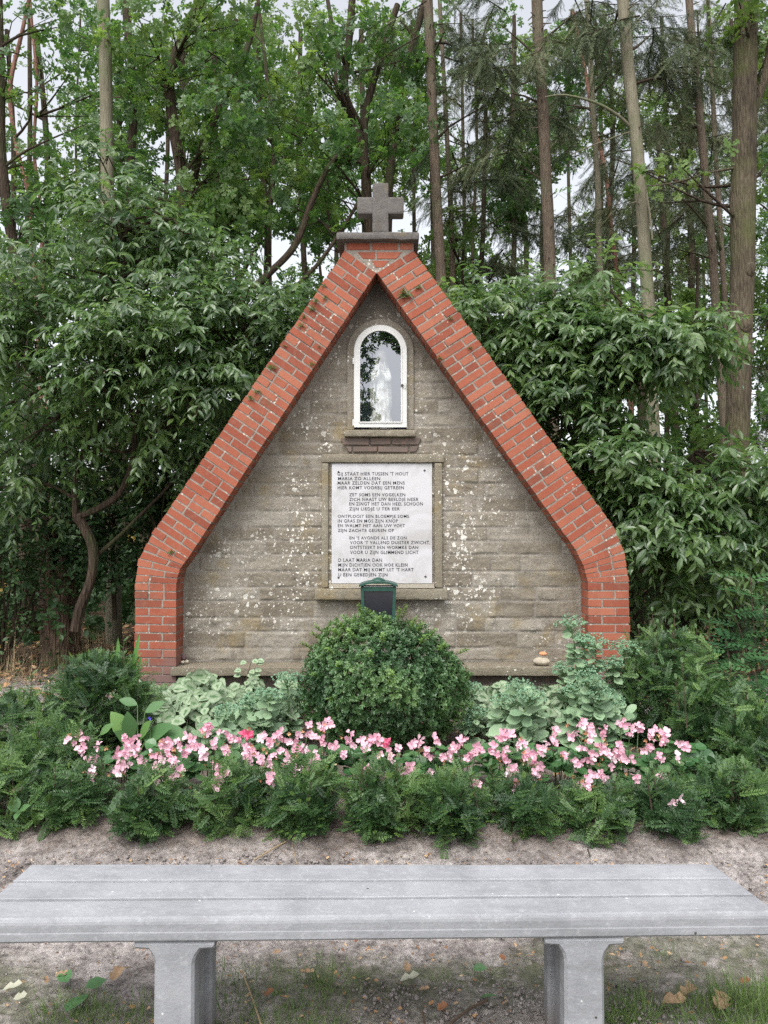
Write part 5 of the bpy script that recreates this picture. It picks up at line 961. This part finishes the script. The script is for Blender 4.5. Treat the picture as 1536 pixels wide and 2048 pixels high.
shrub('cherry_bush', 'large shrub with drooping glossy pointed leaves filling the space right of the brick gable', 'shrub', (P(1230, 0, 7.6)[0], 7.6, 0),
      [(TP([(1245, 1330), (1240, 1200), (1215, 1080), (1180, 950), (1120, 820), (1060, 700)], 7.6), .04, .012), (TP([(1330, 1330), (1335, 1200), (1310, 1100), (1340, 980), (1400, 900)], 7.5), .035, .012), (TP([(1180, 950), (1240, 800), (1330, 700), (1400, 660)], 7.4), .025, .01), (TP([(1120, 820), (1040, 720), (960, 620)], 7.7), .02, .01)],
      [EL(965, 630, 7.7, 60, 60, .4, 150), EL(1040, 640, 7.7, 90, 50, .5, 190), EL(1130, 620, 7.7, 80, 45, .4, 110), EL(1205, 545, 7.4, 50, 22, .2, 26), EL(1295, 500, 7.3, 22, 25, .12, 16), EL(1120, 700, 7.6, 120, 80, .5, 330), EL(1240, 690, 7.3, 100, 55, .35, 210), EL(1340, 690, 7.1, 75, 45, .3, 150), EL(1400, 655, 7.1, 30, 24, .2, 24),
       EL(1130, 840, 7.5, 90, 90, .5, 260), EL(1210, 930, 7.3, 110, 70, .45, 320), EL(1330, 960, 7.5, 110, 60, .5, 260), EL(1300, 1040, 7.0, 120, 70, .4, 330), EL(1450, 1010, 7.3, 90, 70, .45, 260), EL(1500, 940, 7.0, 50, 40, .3, 70), EL(1210, 1050, 7.4, 60, 90, .4, 170), EL(1420, 1110, 7.2, 110, 60, .4, 240), EL(1290, 1170, 7.5, 60, 70, .4, 90)],
      'cherry', LEAF_LONG, .126, down=.42, vb=.55)
# dim understory
def under(label, base, vols, n_lab='hazel_bush', mat='shade_leaf', size=.07, bark='bark_dark', trunks=()):
    return shrub(n_lab, label, 'shrub', base, list(trunks), vols, mat, LEAF_OVAL, size, (.3, .6), .25, 10, bark, 50, .2)
under('dim leafy undergrowth shrub with some yellow leaves behind the twisted trunk on the left', (P(200, 0, 9.2)[0], 9.2, 0), [EL(60, 900, 9.2, 150, 110, .8, 420), EL(230, 930, 9.4, 160, 120, .8, 460), EL(400, 900, 9.3, 110, 120, .7, 340), EL(90, 1060, 9.2, 170, 90, .7, 420), EL(290, 1080, 9.4, 120, 90, .6, 260), EL(380, 1000, 9.6, 90, 90, .6, 200)], size=.08,
      trunks=[(TP([(230, 1240), (225, 1100), (235, 950), (260, 850)], 9.3), .03, .01), (TP([(330, 1240), (340, 1000), (380, 880)], 9.4), .03, .01)])
under('dim undergrowth shrub at the left picture edge above the dry grass', (P(20, 0, 8.6)[0], 8.6, 0), [EL(10, 1130, 8.6, 80, 80, .5, 160), EL(60, 1200, 8.7, 80, 40, .4, 70), EL(10, 1000, 8.7, 90, 90, .5, 170)])
under('dark understory shrub low behind the right brick pier', (P(1330, 0, 9.)[0], 9., 0), [EL(1300, 1080, 9., 110, 110, .6, 320), EL(1430, 1120, 9.2, 130, 110, .7, 380), EL(1380, 1000, 9.4, 150, 90, .7, 260), EL(1500, 1180, 8.8, 90, 90, .5, 220)])
under('dark undergrowth shrub close behind the right brick arm', (P(1120, 0, 8.4)[0], 8.4, 0), [EL(1080, 760, 8.6, 90, 110, .5, 260), EL(1150, 900, 8.6, 90, 110, .5, 260), EL(1020, 680, 8.6, 80, 80, .4, 170)])
under('dark undergrowth shrub close behind the left brick arm', (P(420, 0, 8.8)[0], 8.8, 0), [EL(400, 820, 8.9, 100, 90, .5, 230), EL(500, 720, 8.9, 90, 70, .5, 200), EL(320, 1000, 8.7, 60, 80, .4, 110)])
# ash seedlings on the right
PIN = ([], [])
for k in range(13):
    a = .55 if k < 12 else 0; yb = .12 + (k // 2) * .14; sx_ = (-1 if k % 2 else 1) * (k < 12); o_ = len(PIN[0]); cs_, sn = math.sin(1.0) * sx_, math.cos(1.0)
    if k == 12: cs_, sn = 0, 1
    for (u, vv_) in ((0, 0), (-.05, .12), (0, .3), (.05, .12)): PIN[0].append((u * sn + vv_ * cs_, yb + vv_ * sn - u * cs_, -.25 * yb * yb - vv_ * .15, 0))
    PIN[1].append((o_, o_ + 1, o_ + 2, o_ + 3))
o_ = len(PIN[0]); PIN[0].extend([(-.006, 0, 0, 0), (.006, 0, 0, 0), (.004, 1, -.25, 0), (-.004, 1, -.25, 0)]); PIN[1].append((o_, o_ + 1, o_ + 2, o_ + 3))
def ash(label, px, Y, tops):
    b0 = np.array((P(px, 0, Y)[0], Y, 0)); t = thing('ash_seedling', tuple(b0), label, 'plant', 'feather leaved seedlings at the right edge'); fo, st = MB(), MB()
    for tx, ty in tops:
        e = np.array(P(tx, ty, Y)); p = tube(st, [tuple(b0), tuple((b0 + e) / 2 + (R.normal(0, .05), 0, .05)), tuple(e)], [.01, .007, .003], 5, step=.07)
        q = p[len(p) // 4:]; a = np.arange(len(q)) * 2.4 + R.random() * 6; D = np.stack([np.cos(a), np.sin(a) - .4, np.full(len(q), .25)], 1); scatter(fo, *PIN, q, D, nrm(UP + D * .2 + (0, -.4, 0)), R.uniform(.24, .36, len(q)))
    fo.build('foliage', M['sedling'], t); st.build('stem', M['stem'], t)
M['sedling'] = leaf_mat('ash_leaf', [(.03, .085, .035), (.05, .13, .05), (.08, .18, .06)], .45, .25, .5, 1.5)
ash('ash seedling with feathery leaves highest at the right picture edge', 1500, 6.4, [(1500, 1150), (1530, 1190), (1470, 1230)])
ash('ash seedling with feathery leaves above the right hand yews', 1440, 6.2, [(1450, 1275), (1400, 1310), (1490, 1300)])
ash('low ash seedling by the soil right of the yews', 1515, 6.0, [(1510, 1340), (1470, 1370), (1540, 1350)])

# ================================================================ TREES
def limb_pts(p0, d, L, seg=5, up=.25, wig=.18):
    pts_ = [np.array(p0, float)]; d = nrm(d)
    for k in range(seg): d = nrm(d + R.normal(0, wig, 3) + (0, 0, up * .3)); pts_.append(pts_[-1] + d * L / seg)
    return pts_
OAKT = [rosette(LEAF_LOBE, 7, .25, s_, (.75, 1.1)) for s_ in range(4)]
NT_ = []                                     # a hanging spruce twig, unit length
for s_ in range(3):
    r = np.random.default_rng(40 + s_); V = [(-.006, 0, 0), (.006, 0, 0), (.004, 1, 0), (-.004, 1, 0)]; F = [(0, 1, 2, 3)]
    for i in range(30):
        y = i / 30 + .02; sx_ = 1 if i % 2 else -1; l = .13 * r.uniform(.7, 1.2) * (1.1 - .4 * y); a = r.uniform(.5, .95); k = len(V); z = r.uniform(-.05, .05)
        V += [(0, y, 0), (sx_ * l * math.sin(a) * .5 - .015, y + l * .5, z * .5), (sx_ * l * math.sin(a), y + l * math.cos(a), z), (sx_ * l * math.sin(a) * .5 + .015, y + l * .4, z * .5)]; F.append((k, k + 1, k + 2, k + 3))
    NT_.append((V, F))
def trunk_pts(pix, Y, top=11.):
    pts_ = [np.array(P(a, b_, Y)) for a, b_ in pix][::-1]                       # from low to high
    lo, hi = pts_[0], pts_[-1]; d0 = (pts_[1] - pts_[0]) / max(.3, pts_[1][2] - pts_[0][2]); d1 = (pts_[-1] - pts_[-2]) / max(.3, pts_[-1][2] - pts_[-2][2])
    out_ = []; z = lo[2]
    if z > .5: out_ = [lo - d0 * (z + .05) * (.6, 0, 1), lo - d0 * z * .45 * (.8, 0, 1)]
    else: out_ = [lo * (1, 1, 0) - (0, 0, .05)]
    out_ += pts_
    while out_[-1][2] < top: out_.append(out_[-1] + d1 * (min(2., top + .1 - out_[-1][2]), 0, min(2., top + .1 - out_[-1][2])))
    return out_
def tree(name, label, pix, Y, r0, bark, kind=None, clumps=(), mat='oak', size=.1, top=11., stubs=0, limbs=(), r_top=None, group=None, n_leaf=None, wob=.12, moss_tufts=0):
    pts_ = trunk_pts(pix, Y, top); t = thing(name, tuple(pts_[0] + (0, 0, .05)), label, 'tree', group); tm_ = MB()
    rad = np.interp([p[2] for p in pts_], [0, .5, top], [r0 * 1.35, r0 * 1.08, (r_top or r0 * .6)]); tp = tube(tm_, pts_, rad, 14, step=.12, wob=wob, seed=int(pix[0][0]))
    for q in range(stubs):
        k = R.integers(len(tp) // 6, len(tp)); a = R.uniform(0, 6.3); d = np.array((math.cos(a), math.sin(a), R.uniform(-.3, .3))); tube(tm_, [tuple(tp[k]), tuple(tp[k] + d * (r0 + R.uniform(.03, .12)))], [.014, .006], 5)
    for lp, l0, l1 in limbs: tube(tm_, [P(a, b_, Y + dy) for a, b_, dy in lp], np.linspace(l0, l1, len(lp)), 8, step=.1, wob=.15, seed=3)
    tm_.build('trunk', M[bark], t, True)
    if not clumps: return t
    fo, br_ = MB(), MB()
    for c, r, n in clumps:
        c = np.array(c); r = np.array(r)
        k = np.argmin(np.abs(tp[:, 2] - (c[2] - .3 * abs(c[0] - pts_[0][0]) - .3))); b0 = tp[k]; L = np.linalg.norm(c - b0)
        main = [b0, b0 * .6 + c * .4 + R.normal(0, .06 * L, 3), c + (c - b0) * .15]; lp = tube(br_, main, [.02 + .008 * L, .018, .006], 6, step=.2, cap=False)
        if kind == 'spruce':                                                        # boughs with hanging twigs
            n = int(n * 2.6); nb_ = max(5, n // 70)
            for q in range(nb_):
                p0 = c + R.normal(0, .5, 3) * r; d = nrm(np.array((p0[0] - tp[k][0] + R.normal(0, .3), R.normal(0, .6), -.12))); Lb = R.uniform(.6, 1.3); m = n // nb_
                pb_ = limb_pts(p0, d, Lb, 5, -.15, .1); tube(br_, pb_, np.linspace(.012, .003, 6), 4, cap=False); tt = R.random(m) * 5; i_ = np.minimum(tt.astype(int), 4); f = (tt - i_)[:, None]; pb_ = np.array(pb_)
                pp = pb_[i_] * (1 - f) + pb_[i_ + 1] * f; sd = nrm(np.cross(d, UP)); Dd = nrm(sd * R.normal(0, .8, (m, 1)) + d * .5 + (0, 0, -.75) + R.normal(0, .25, (m, 3))); w_ = R.integers(3)
                scatter(fo, *NT_[w_], pp, Dd, nrm(R.normal(size=(m, 3))), R.uniform(.2, .42, m) * (size / .1) ** .5, np.clip(.5 + R.normal(0, .22) + R.normal(0, .12, m), 0, 1))
        else:
            s_, d = shell(n, c, r, .2); keep = fbm(s_, 1.3, 3, 9) > -.1; s_, d = s_[keep], d[keep]; m = len(s_); w_ = R.integers(0, 4, m); Dd = nrm(d + R.normal(0, .6, (m, 3)) + (0, -.2, .1)); v = np.clip(.5 + fbm(s_, 1.7, 2, 4) * .6 + R.normal(0, .15, m), 0, 1)
            for q in range(4): g = w_ == q; scatter(fo, *OAKT[q], s_[g], Dd[g], nrm(UP + R.normal(0, .45, (g.sum(), 3))), size * R.uniform(.7, 1.15, g.sum()), v[g])
            for q in range(min(14, m // 14)): e = s_[R.integers(m)]; b1 = lp[R.integers(len(lp))]; tube(br_, [tuple(b1), tuple((b1 + e) / 2 + R.normal(0, .08, 3)), tuple(e)], [.012, .007, .003], 4, cap=False)
    fo.build('crown', M[mat], t); br_.build('branches', M['bark_dark'], t); return t
def CL(L_, Y): return [EL(a, b_, Y + (k % 3 - 1) * .5, rx, ry, .7, n) for k, (a, b_, rx, ry, n) in enumerate(L_)]
# --- broadleaved, left half
tree('oak_tree', 'dark gently curving oak trunk rising over the left shrub, ending in dense leaves', [(375, 60), (352, 110), (338, 165), (348, 260), (362, 350), (366, 430), (372, 560)], 11, .098, 'bark_dark', 'oak',
     CL([(300, 80, 110, 80, 260), (420, 120, 110, 90, 260), (330, 230, 110, 80, 240), (450, 260, 100, 80, 230), (400, 370, 110, 70, 230), (280, 360, 90, 60, 150), (430, 20, 110, 60, 150), (480, 430, 90, 60, 160), (380, 480, 80, 50, 120)], 11), top=12,
     limbs=[([(372, 420, 0), (405, 290, .2), (440, 215, .3), (490, 110, .4), (515, 10, .4)], .06, .045)])
tree('oak_tree', 'forked dark oak whose leaning limbs cross left of the stone cross', [(700, 60), (690, 190), (725, 300), (735, 400), (740, 560)], 11.5, .08, 'bark_dark', 'oak',
     CL([(600, 110, 110, 90, 220), (690, 60, 90, 80, 190), (560, 250, 110, 90, 220), (640, 300, 90, 80, 180), (560, 400, 90, 70, 110), (800, 120, 80, 90, 170), (800, 260, 70, 80, 130), (640, 440, 80, 50, 70)], 11.3), top=12,
     limbs=[([(735, 400, 0), (728, 250, .2), (760, 120, .3), (795, 10, .3)], .07, .05), ([(728, 260, 0), (690, 180, -.2), (655, 0, -.2)], .04, .03), ([(700, 290, -.4), (660, 330, -.5), (625, 400, -.5), (590, 490, -.5), (540, 545, -.6), (470, 610, -.6)], .035, .06), ([(720, 400, -.3), (650, 510, -.4), (585, 580, -.4), (520, 640, -.4)], .025, .035), ([(655, 340, .3), (655, 420, .3), (675, 490, .3)], .022, .022)])
tree('oak_tree', 'second dark stem standing directly behind the stone cross', [(845, 20), (800, 180), (785, 300), (778, 380), (775, 500)], 12, .085, 'bark_dark', 'oak', CL([(860, 60, 80, 70, 120), (790, 30, 90, 50, 120), (860, 200, 60, 80, 90)], 12))
tree('spruce_tree', 'straight pale spruce trunk rising through the leaves on the left', [(206, 0), (211, 130), (213, 280), (216, 430), (217, 560), (222, 760), (226, 1000)], 10.6, .088, 'bark_pale', None, (), stubs=16, r_top=.085, top=10.5)
tree('oak_tree', 'dark trunk at the left picture edge above the shrub', [(0, 190), (2, 300), (12, 400), (24, 480), (36, 560)], 10.5, .085, 'bark_dark', 'oak', CL([(20, 120, 90, 70, 90), (100, 60, 90, 70, 110), (60, 330, 80, 60, 90), (150, 260, 80, 60, 60), (40, 450, 80, 60, 130), (130, 400, 80, 60, 120)], 10.8))
tree('pine_tree', 'thin reddish pine stem leaning near the left picture edge', [(45, 60), (20, 180), (35, 300), (60, 400), (68, 520)], 13, .05, 'bark_red', 'oak', CL([(60, 200, 70, 60, 40), (180, 330, 60, 50, 50)], 13), mat='lime')
tree('pine_tree', 'thin forked pine stem between the left edge and the pale spruce trunk', [(65, 60), (74, 170), (68, 300), (80, 400), (85, 520)], 13.5, .04, 'bark_red', 'oak', CL([(130, 160, 60, 50, 40), (230, 170, 60, 60, 60), (160, 470, 80, 60, 80)], 13.5))
tree('oak_tree', 'trunk half hidden in leaves between the spruce and the curving oak', [(255, 60), (268, 200), (262, 330), (272, 500)], 12.5, .09, 'bark_dark', 'oak', CL([(260, 150, 90, 80, 200), (230, 300, 80, 70, 150), (180, 80, 80, 70, 110), (290, 430, 90, 60, 140)], 12.8))
tree('oak_tree', 'slim branching oak between the curving oak and the leaning limbs', [(530, 120), (545, 250), (545, 380), (520, 480), (480, 560)], 13, .045, 'bark_dark', 'oak', CL([(520, 170, 90, 90, 150), (540, 320, 80, 70, 130), (500, 60, 90, 60, 120), (620, 210, 70, 70, 90)], 13.3), mat='lime')
tree('oak_tree', 'slim dark stem behind the leaves right of the curving oak', [(425, 30), (430, 200), (432, 330), (436, 520)], 14, .07, 'bark_dark', 'oak', CL([(450, 330, 90, 90, 160), (360, 170, 90, 90, 160), (600, 350, 80, 80, 90)], 14.5), mat='lime')
# --- conifers, right half
SPG = None
tree('spruce_tree', 'brown spruce trunk right of the stone cross', [(862, 150), (866, 250), (872, 380), (878, 480), (883, 590)], 11.5, .078, 'bark_spruce', 'spruce', CL([(890, 60, 50, 50, 80), (890, 180, 40, 50, 60), (930, 110, 60, 60, 130), (960, 220, 70, 60, 150), (930, 330, 60, 50, 90)], 11.8), stubs=26, r_top=.07)
tree('spruce_tree', 'slim brown spruce trunk next to the one right of the cross', [(890, 200), (897, 330), (903, 450), (906, 590)], 13, .055, 'bark_spruce', 'spruce', CL([(985, 300, 70, 60, 120), (1000, 430, 60, 60, 90), (950, 520, 60, 40, 70)], 13.2), stubs=16)
tree('spruce_tree', 'sturdy brown spruce trunk with short broken stubs right of centre', [(1074, 0), (1079, 120), (1086, 220), (1091, 340), (1097, 450), (1100, 560)], 10.8, .085, 'bark_spruce', 'spruce', CL([(1010, 60, 80, 60, 170), (1030, 190, 80, 70, 180), (1150, 90, 70, 60, 150), (1150, 30, 60, 40, 80), (1040, 330, 60, 50, 60)], 11.2), stubs=46, r_top=.075)
tree('spruce_tree', 'slim mossy spruce trunk between the sturdy brown and the smooth pale one', [(1183, 160), (1190, 280), (1196, 380), (1199, 520), (1205, 640)], 12, .06, 'bark_pale', 'spruce', CL([(1230, 130, 70, 60, 120), (1180, 260, 60, 50, 70), (1130, 210, 60, 50, 90)], 12.2), stubs=12)
tree('spruce_tree', 'smooth pale green trunk rising in front of the right shrub', [(1250, 50), (1256, 130), (1268, 240), (1277, 330), (1286, 450), (1296, 600), (1302, 760), (1308, 900)], 9.6, .078, 'bark_pale', 'spruce', CL([(1300, 70, 80, 60, 160), (1320, 160, 70, 50, 130), (1230, 50, 60, 40, 90)], 10.2), stubs=12, r_top=.072, top=9.5,
     limbs=[([(1262, 256, 0), (1235, 230, -.1), (1190, 205, -.2), (1130, 190, -.3), (1090, 194, -.3)], .022, .008), ([(1265, 262, 0), (1200, 285, .1), (1140, 310, .2)], .012, .005), ([(1290, 370, 0), (1300, 430, -.1), (1305, 480, -.2)], .015, .01)])
tree('spruce_tree', 'slim spruce trunk left of the big oak at the right edge, nearer of two', [(1378, 0), (1388, 120), (1400, 240), (1412, 370), (1424, 500), (1436, 680), (1448, 860)], 11, .058, 'bark_spruce', 'spruce', CL([(1350, 130, 60, 60, 120), (1400, 60, 60, 50, 100), (1360, 260, 60, 60, 130), (1340, 380, 60, 60, 120), (1420, 330, 50, 50, 80)], 11.4), stubs=14, r_top=.05)
tree('spruce_tree', 'slim spruce trunk left of the big oak at the right edge, farther of two', [(1425, 180), (1432, 320), (1440, 450), (1450, 620), (1458, 800)], 13, .055, 'bark_spruce', 'spruce', CL([(1380, 430, 60, 60, 120), (1420, 200, 60, 50, 90), (1350, 500, 60, 50, 110)], 13.2), stubs=12)
tree('pine_tree', 'reddish brown pine stem crossing behind the mossy spruce trunk', [(1145, 20), (1172, 150), (1186, 240), (1210, 340), (1222, 450), (1240, 600)], 14, .05, 'bark_red', 'spruce', CL([(1240, 310, 60, 60, 110), (1220, 430, 60, 60, 110), (1290, 300, 60, 60, 110)], 14))
tree('spruce_tree', 'dark trunk deep behind the right shrub below the smooth pale one', [(1330, 500), (1338, 640), (1345, 760), (1352, 900)], 14, .08, 'bark_dark', 'spruce', CL([(1300, 420, 60, 60, 120), (1330, 560, 60, 50, 110), (1250, 520, 60, 50, 90)], 14.2), top=9)
tree('spruce_tree', 'thin dark trunk with bare branches just left of the sturdy brown spruce', [(968, 380), (966, 470), (960, 560), (955, 640)], 13.5, .06, 'bark_dark', 'spruce', CL([(1000, 520, 60, 50, 110), (1020, 570, 50, 30, 70), (960, 440, 60, 50, 60)], 13.4), top=9)
tree('oak_tree', 'thick furrowed oak trunk with knobs close to the right picture edge', [(1492, 60), (1490, 200), (1487, 340), (1484, 480), (1482, 620), (1478, 760), (1474, 900)], 9, .135, 'bark_oak', 'oak', CL([(1480, 20, 60, 40, 60), (1525, 130, 40, 60, 40), (1530, 330, 25, 60, 30), (1380, 350, 70, 25, 26), (1300, 345, 50, 25, 20), (1250, 320, 30, 40, 22)], 9.2), mat='lime', r_top=.13, top=9.5, wob=.2,
     limbs=[([(1478, 335, 0), (1420, 345, -.1), (1350, 365, -.2), (1300, 372, -.3)], .016, .006), ([(1505, 230, 0), (1530, 150, 0), (1545, 60, 0)], .05, .04)])
tree('oak_tree', 'dark low trunk standing right beside the right brick pier', [(1280, 950), (1276, 1100), (1274, 1260)], 8.6, .068, 'bark_dark', None, (), top=3.2)
tree('oak_tree', 'dark upright trunk deep in the shade at the far left', [(55, 900), (52, 1050), (55, 1230)], 11.5, .11, 'bark_dark', None, (), top=4.)
tree('oak_tree', 'brownish trunk in the shade just left of the left brick arm', [(335, 830), (332, 950), (330, 1100)], 10, .08, 'bark_dark', None, (), top=4.)
# knobs on the big oak
o = [q for q in bpy.data.objects if q.get('label', '').startswith('thick furrowed')][0]
for px, py, r in ((1497, 540, .1), (1490, 648, .12), (1494, 705, .11)): mb = MB(); blob(mb, P(px, py, 8.9), (r * .75, r * .6, r), px); mb.build('burr', M['bark_oak'], o, True)
# the rotten stump
b0 = P(122, 1240, 9.0); t = thing('tree_stump', (b0[0], 9., 0), 'rotten hollow tree stump in the shade left of the twisted shrub trunk', 'stump'); mb = MB(); n = 28; th_ = np.arange(n) / n * 2 * math.pi; V = []
topz = 1.0 + .28 * np.abs(np.sin(th_ * 2.5 + 1)) + .3 * (np.cos(th_ - 3.1) > .7)
for k, f in enumerate(np.linspace(0, 1, 9)): V.append(np.stack([b0[0] + (.16 + .07 * (1 - f) ** 2) * np.cos(th_) * (1 + .12 * np.sin(th_ * 5)), 9 + .2 * np.sin(th_), f * topz], 1))
for k, f in enumerate(np.linspace(1, .2, 5)): V.append(np.stack([b0[0] + .10 * np.cos(th_), 9 + .13 * np.sin(th_), f * topz - .02], 1))
i, j = np.meshgrid(np.arange(13), np.arange(n), indexing='ij'); j2 = (j + 1) % n; mb.add(np.concatenate(V), np.stack([i * n + j, i * n + j2, (i + 1) * n + j2, (i + 1) * n + j], -1).reshape(-1, 4)); mb.build('shell', M['rot'], t, True)
mb = MB(); tube(mb, [P(30, 1245, 8.9), P(60, 1222, 8.9), P(90, 1215, 8.95)], [.06, .05, .035], 8, step=.1, wob=.3); o = mb.build('fallen_log', M['rot'], None, True); recenter(o, P(60, 1240, 8.9)); tag(o, 'short mossy rotten log lying left of the hollow stump', 'log')

tree('oak_tree', 'leafy young oak filling the gap low between the pale trunk and the thick oak', [(1395, 560), (1392, 700), (1396, 900)], 12.6, .04, 'bark_dark', 'oak', CL([(1385, 800, 70, 60, 150), (1400, 880, 80, 60, 190), (1500, 800, 60, 80, 150), (1530, 650, 50, 90, 110), (1340, 760, 60, 60, 70), (1440, 930, 90, 50, 150)], 12.6), top=6)
tree('oak_tree', 'leafy young oak low behind the right arm of the gable below the cross', [(930, 440), (925, 560), (930, 700)], 13.2, .04, 'bark_dark', 'oak', CL([(900, 470, 60, 50, 90), (940, 560, 80, 50, 150), (860, 540, 50, 60, 90), (1010, 520, 60, 50, 80)], 13.2), mat='lime', top=6)
# far trees: individuals behind everything, thinning so that the sky shows through
FG = 'slender trees far back in the wood'
for k in range(37):
    Y = 15 + (k * 7 % 11) * 1.1; px = 10 + k * 45 + R.uniform(-20, 20); con = px > 880 and k % 2
    col = 'lime' if k % 3 == 0 else 'oak'; side = 'left' if px < 600 else ('behind the cross' if px < 900 else 'right')
    cl = []
    for q in range(9 if not con else 6):
        cx_ = px + R.normal(0, 75); cy_ = R.uniform(40, 830); w_ = .1 if (cx_ < 150 and cy_ < 470) else 1.
        if cy_ > 780: w_ = 1.5
        cl.append((cx_, cy_, R.uniform(50, 85), R.uniform(45, 85), int((125 if not con else 80) * w_ * (1.35 if px > 850 else 1.))))
    lab = {'left': 'slender tree far back in the wood, seen above the left shrub', 'behind the cross': 'slender tree far back in the wood, seen around the stone cross', 'right': ('slender conifer' if con else 'slender leafy tree') + ' far back in the wood, seen above the right shrub'}[side]
    wig = R.normal(0, 6, 6)
    tree('spruce_tree' if con else 'oak_tree', lab, [(px + wig[0], 60), (px + wig[1] + 4, 280), (px + wig[2] + 8, 500), (px + wig[3] + 9, 700), (px + 10, 900)], Y, R.uniform(.05, .10), 'bark_dark', 'spruce' if con else 'oak', CL(cl, Y), mat='needle' if con else col, size=.125, top=Y * .75, group=FG + (' on the ' + side if side != 'behind the cross' else ' around the cross'))
for o in bpy.data.objects:
    if o.name.startswith('crown') and o.parent and ('spruce' in o.parent.name or ('pine' in o.parent.name and o.parent.location.y > 13.9)): o.data.materials[0] = M['needle']
# low undergrowth of the wood: one mass
mb = MB(); n = 26000; x = R.uniform(-22, 22, n); y = R.uniform(10.5, 34, n); z = R.random(n) ** 1.6 * (1.4 + .9 * noise(np.stack([x, y, 0 * x], 1), .5, 3)) * (1 + (y > 20) * .8); f = np.abs(x) < y * .62; x, y, z = x[f], y[f], z[f]; n = len(x)
k = R.integers(0, 4, n); D = nrm(R.normal(0, .8, (n, 3)) + (0, -.3, .4)); v = np.clip(.5 + R.normal(0, .2, n), 0, 1)
for q in range(4): g = k == q; scatter(mb, *OAKT[q], np.stack([x, y, z], 1)[g], D[g], nrm(UP + R.normal(0, .5, (g.sum(), 3))), R.uniform(.09, .17, g.sum()) * (1 + (y[g] > 20) * .6), v[g])
o = mb.build('undergrowth', M['shade_leaf'], None); tag(o, 'dim green undergrowth covering the floor deep in the wood', 'undergrowth', None, 'stuff')
mb = MB(); n = 5200; x = R.uniform(-8, 8, n); y = R.uniform(7.6, 11, n); f = (np.abs(x) > 1.5) & (noise(np.stack([x, y, 0 * x], 1), 1.1, 31) > -.3); x, y = x[f], y[f]; n = len(x)
scatter(mb, *LEAF_OVAL, np.stack([x, y, R.uniform(.02, .16, n)], 1), R.normal(0, 1, (n, 3)) * (1, 1, .3), nrm(UP + R.normal(0, .4, (n, 3))), R.uniform(.035, .07, n)); o = mb.build('ivy', M['shade_leaf'], None); tag(o, 'low dark green ground cover creeping over the wood floor beside the shrine', 'ground cover', None, 'stuff')

# the tree whose branches show mirrored in the niche glass
t = tree('oak_tree', 'leafy tree standing behind the viewer, mirrored in the niche glass', [(1800, 300), (1800, 900)], 3., .12, 'bark_oak', None, (), top=7)
t['label'] = 'leafy tree behind the viewer, seen mirrored in the niche glass'; t.location = (-2.6, -5.5, 0)
for ch in t.children: ch.location = (0, 0, 0)
fo, br_ = MB(), MB(); LOC[t.name] = (-2.6, -5.5, 0); base = np.array((-2.6, -5.5, 4.))
def twigs(c, r, n):
    s_, d = shell(n, c, r, .1); Dd = nrm(d + R.normal(0, .6, d.shape)); scatter(fo, *OAKT[0], s_, Dd, nrm(UP * .3 + (0, 1, 0) + R.normal(0, .5, d.shape)), R.uniform(.07, .11, len(s_)))
    for e in s_[::9]: tube(br_, [tuple(c), tuple(e)], [.004, .002], 4, cap=False)
    tube(br_, [tuple(base), tuple(base * .7 + c * .3 + (0, .3, .5)), tuple(base * .15 + c * .85 + (.1, -.2, .9)), tuple(c)], [.02, .014, .009, .003], 6, step=.1, cap=False, wob=.3)
MR = []
for px, py, r, n in [(722, 690, .16, 40), (735, 745, .12, 26), (728, 800, .16, 36), (735, 835, .18, 50), (790, 680, .13, 34), (755, 668, .15, 34), (800, 700, .07, 10), (745, 710, .1, 16), (780, 665, .14, 26)]:
    a = np.array(P(px, py, 6.187)); dr_ = nrm(a - np.array((0, 0, CAMZ))); m = a + dr_ * (np.array((1, -1, 1))) * ((6.187 + 4.6) / dr_[1]); twigs(m, (r * 1.6, .25, r * 1.6), n)
fo.build('crown', M['oak'], t); br_.build('branches', M['bark_dark'], t)
# the wood goes on at both sides: one far mass of foliage with stems
mb = MB(); st = MB(); n = 30000; y = R.uniform(13, 30, n); s_ = np.where(R.random(n) < .5, -1, 1); x = s_ * (y * .50 + R.uniform(0, 16, n)); z = R.uniform(.6, 15, n)
pos = np.stack([x, y, z], 1); f = fbm(pos, .55, 3, 17) > -.05; pos = pos[f]; n = len(pos); k = R.integers(0, 4, n)
for q in range(4): g = k == q; scatter(mb, *OAKT[q], pos[g], nrm(R.normal(0, .7, (g.sum(), 3)) + (0, -.3, .2)), nrm(UP + R.normal(0, .5, (g.sum(), 3))), R.uniform(.13, .24, g.sum()))
o = mb.build('woodland', M['oak'], None); tag(o, 'leafy mass of the far wood continuing at both sides of the clearing', 'woodland', None, 'stuff')
for q in range(34):
    s = 1 if q % 2 else -1; yy = R.uniform(13, 26); xx = s * (yy * .52 + R.uniform(0, 11)); tube(st, [(xx, yy, -.1), (xx + R.normal(0, .2), yy, 6), (xx + R.normal(0, .5), yy, 14)], [.13, .1, .05], 8, step=.6)
st.build('stems', M['bark_dark'], o, True)['kind'] = 'stuff'
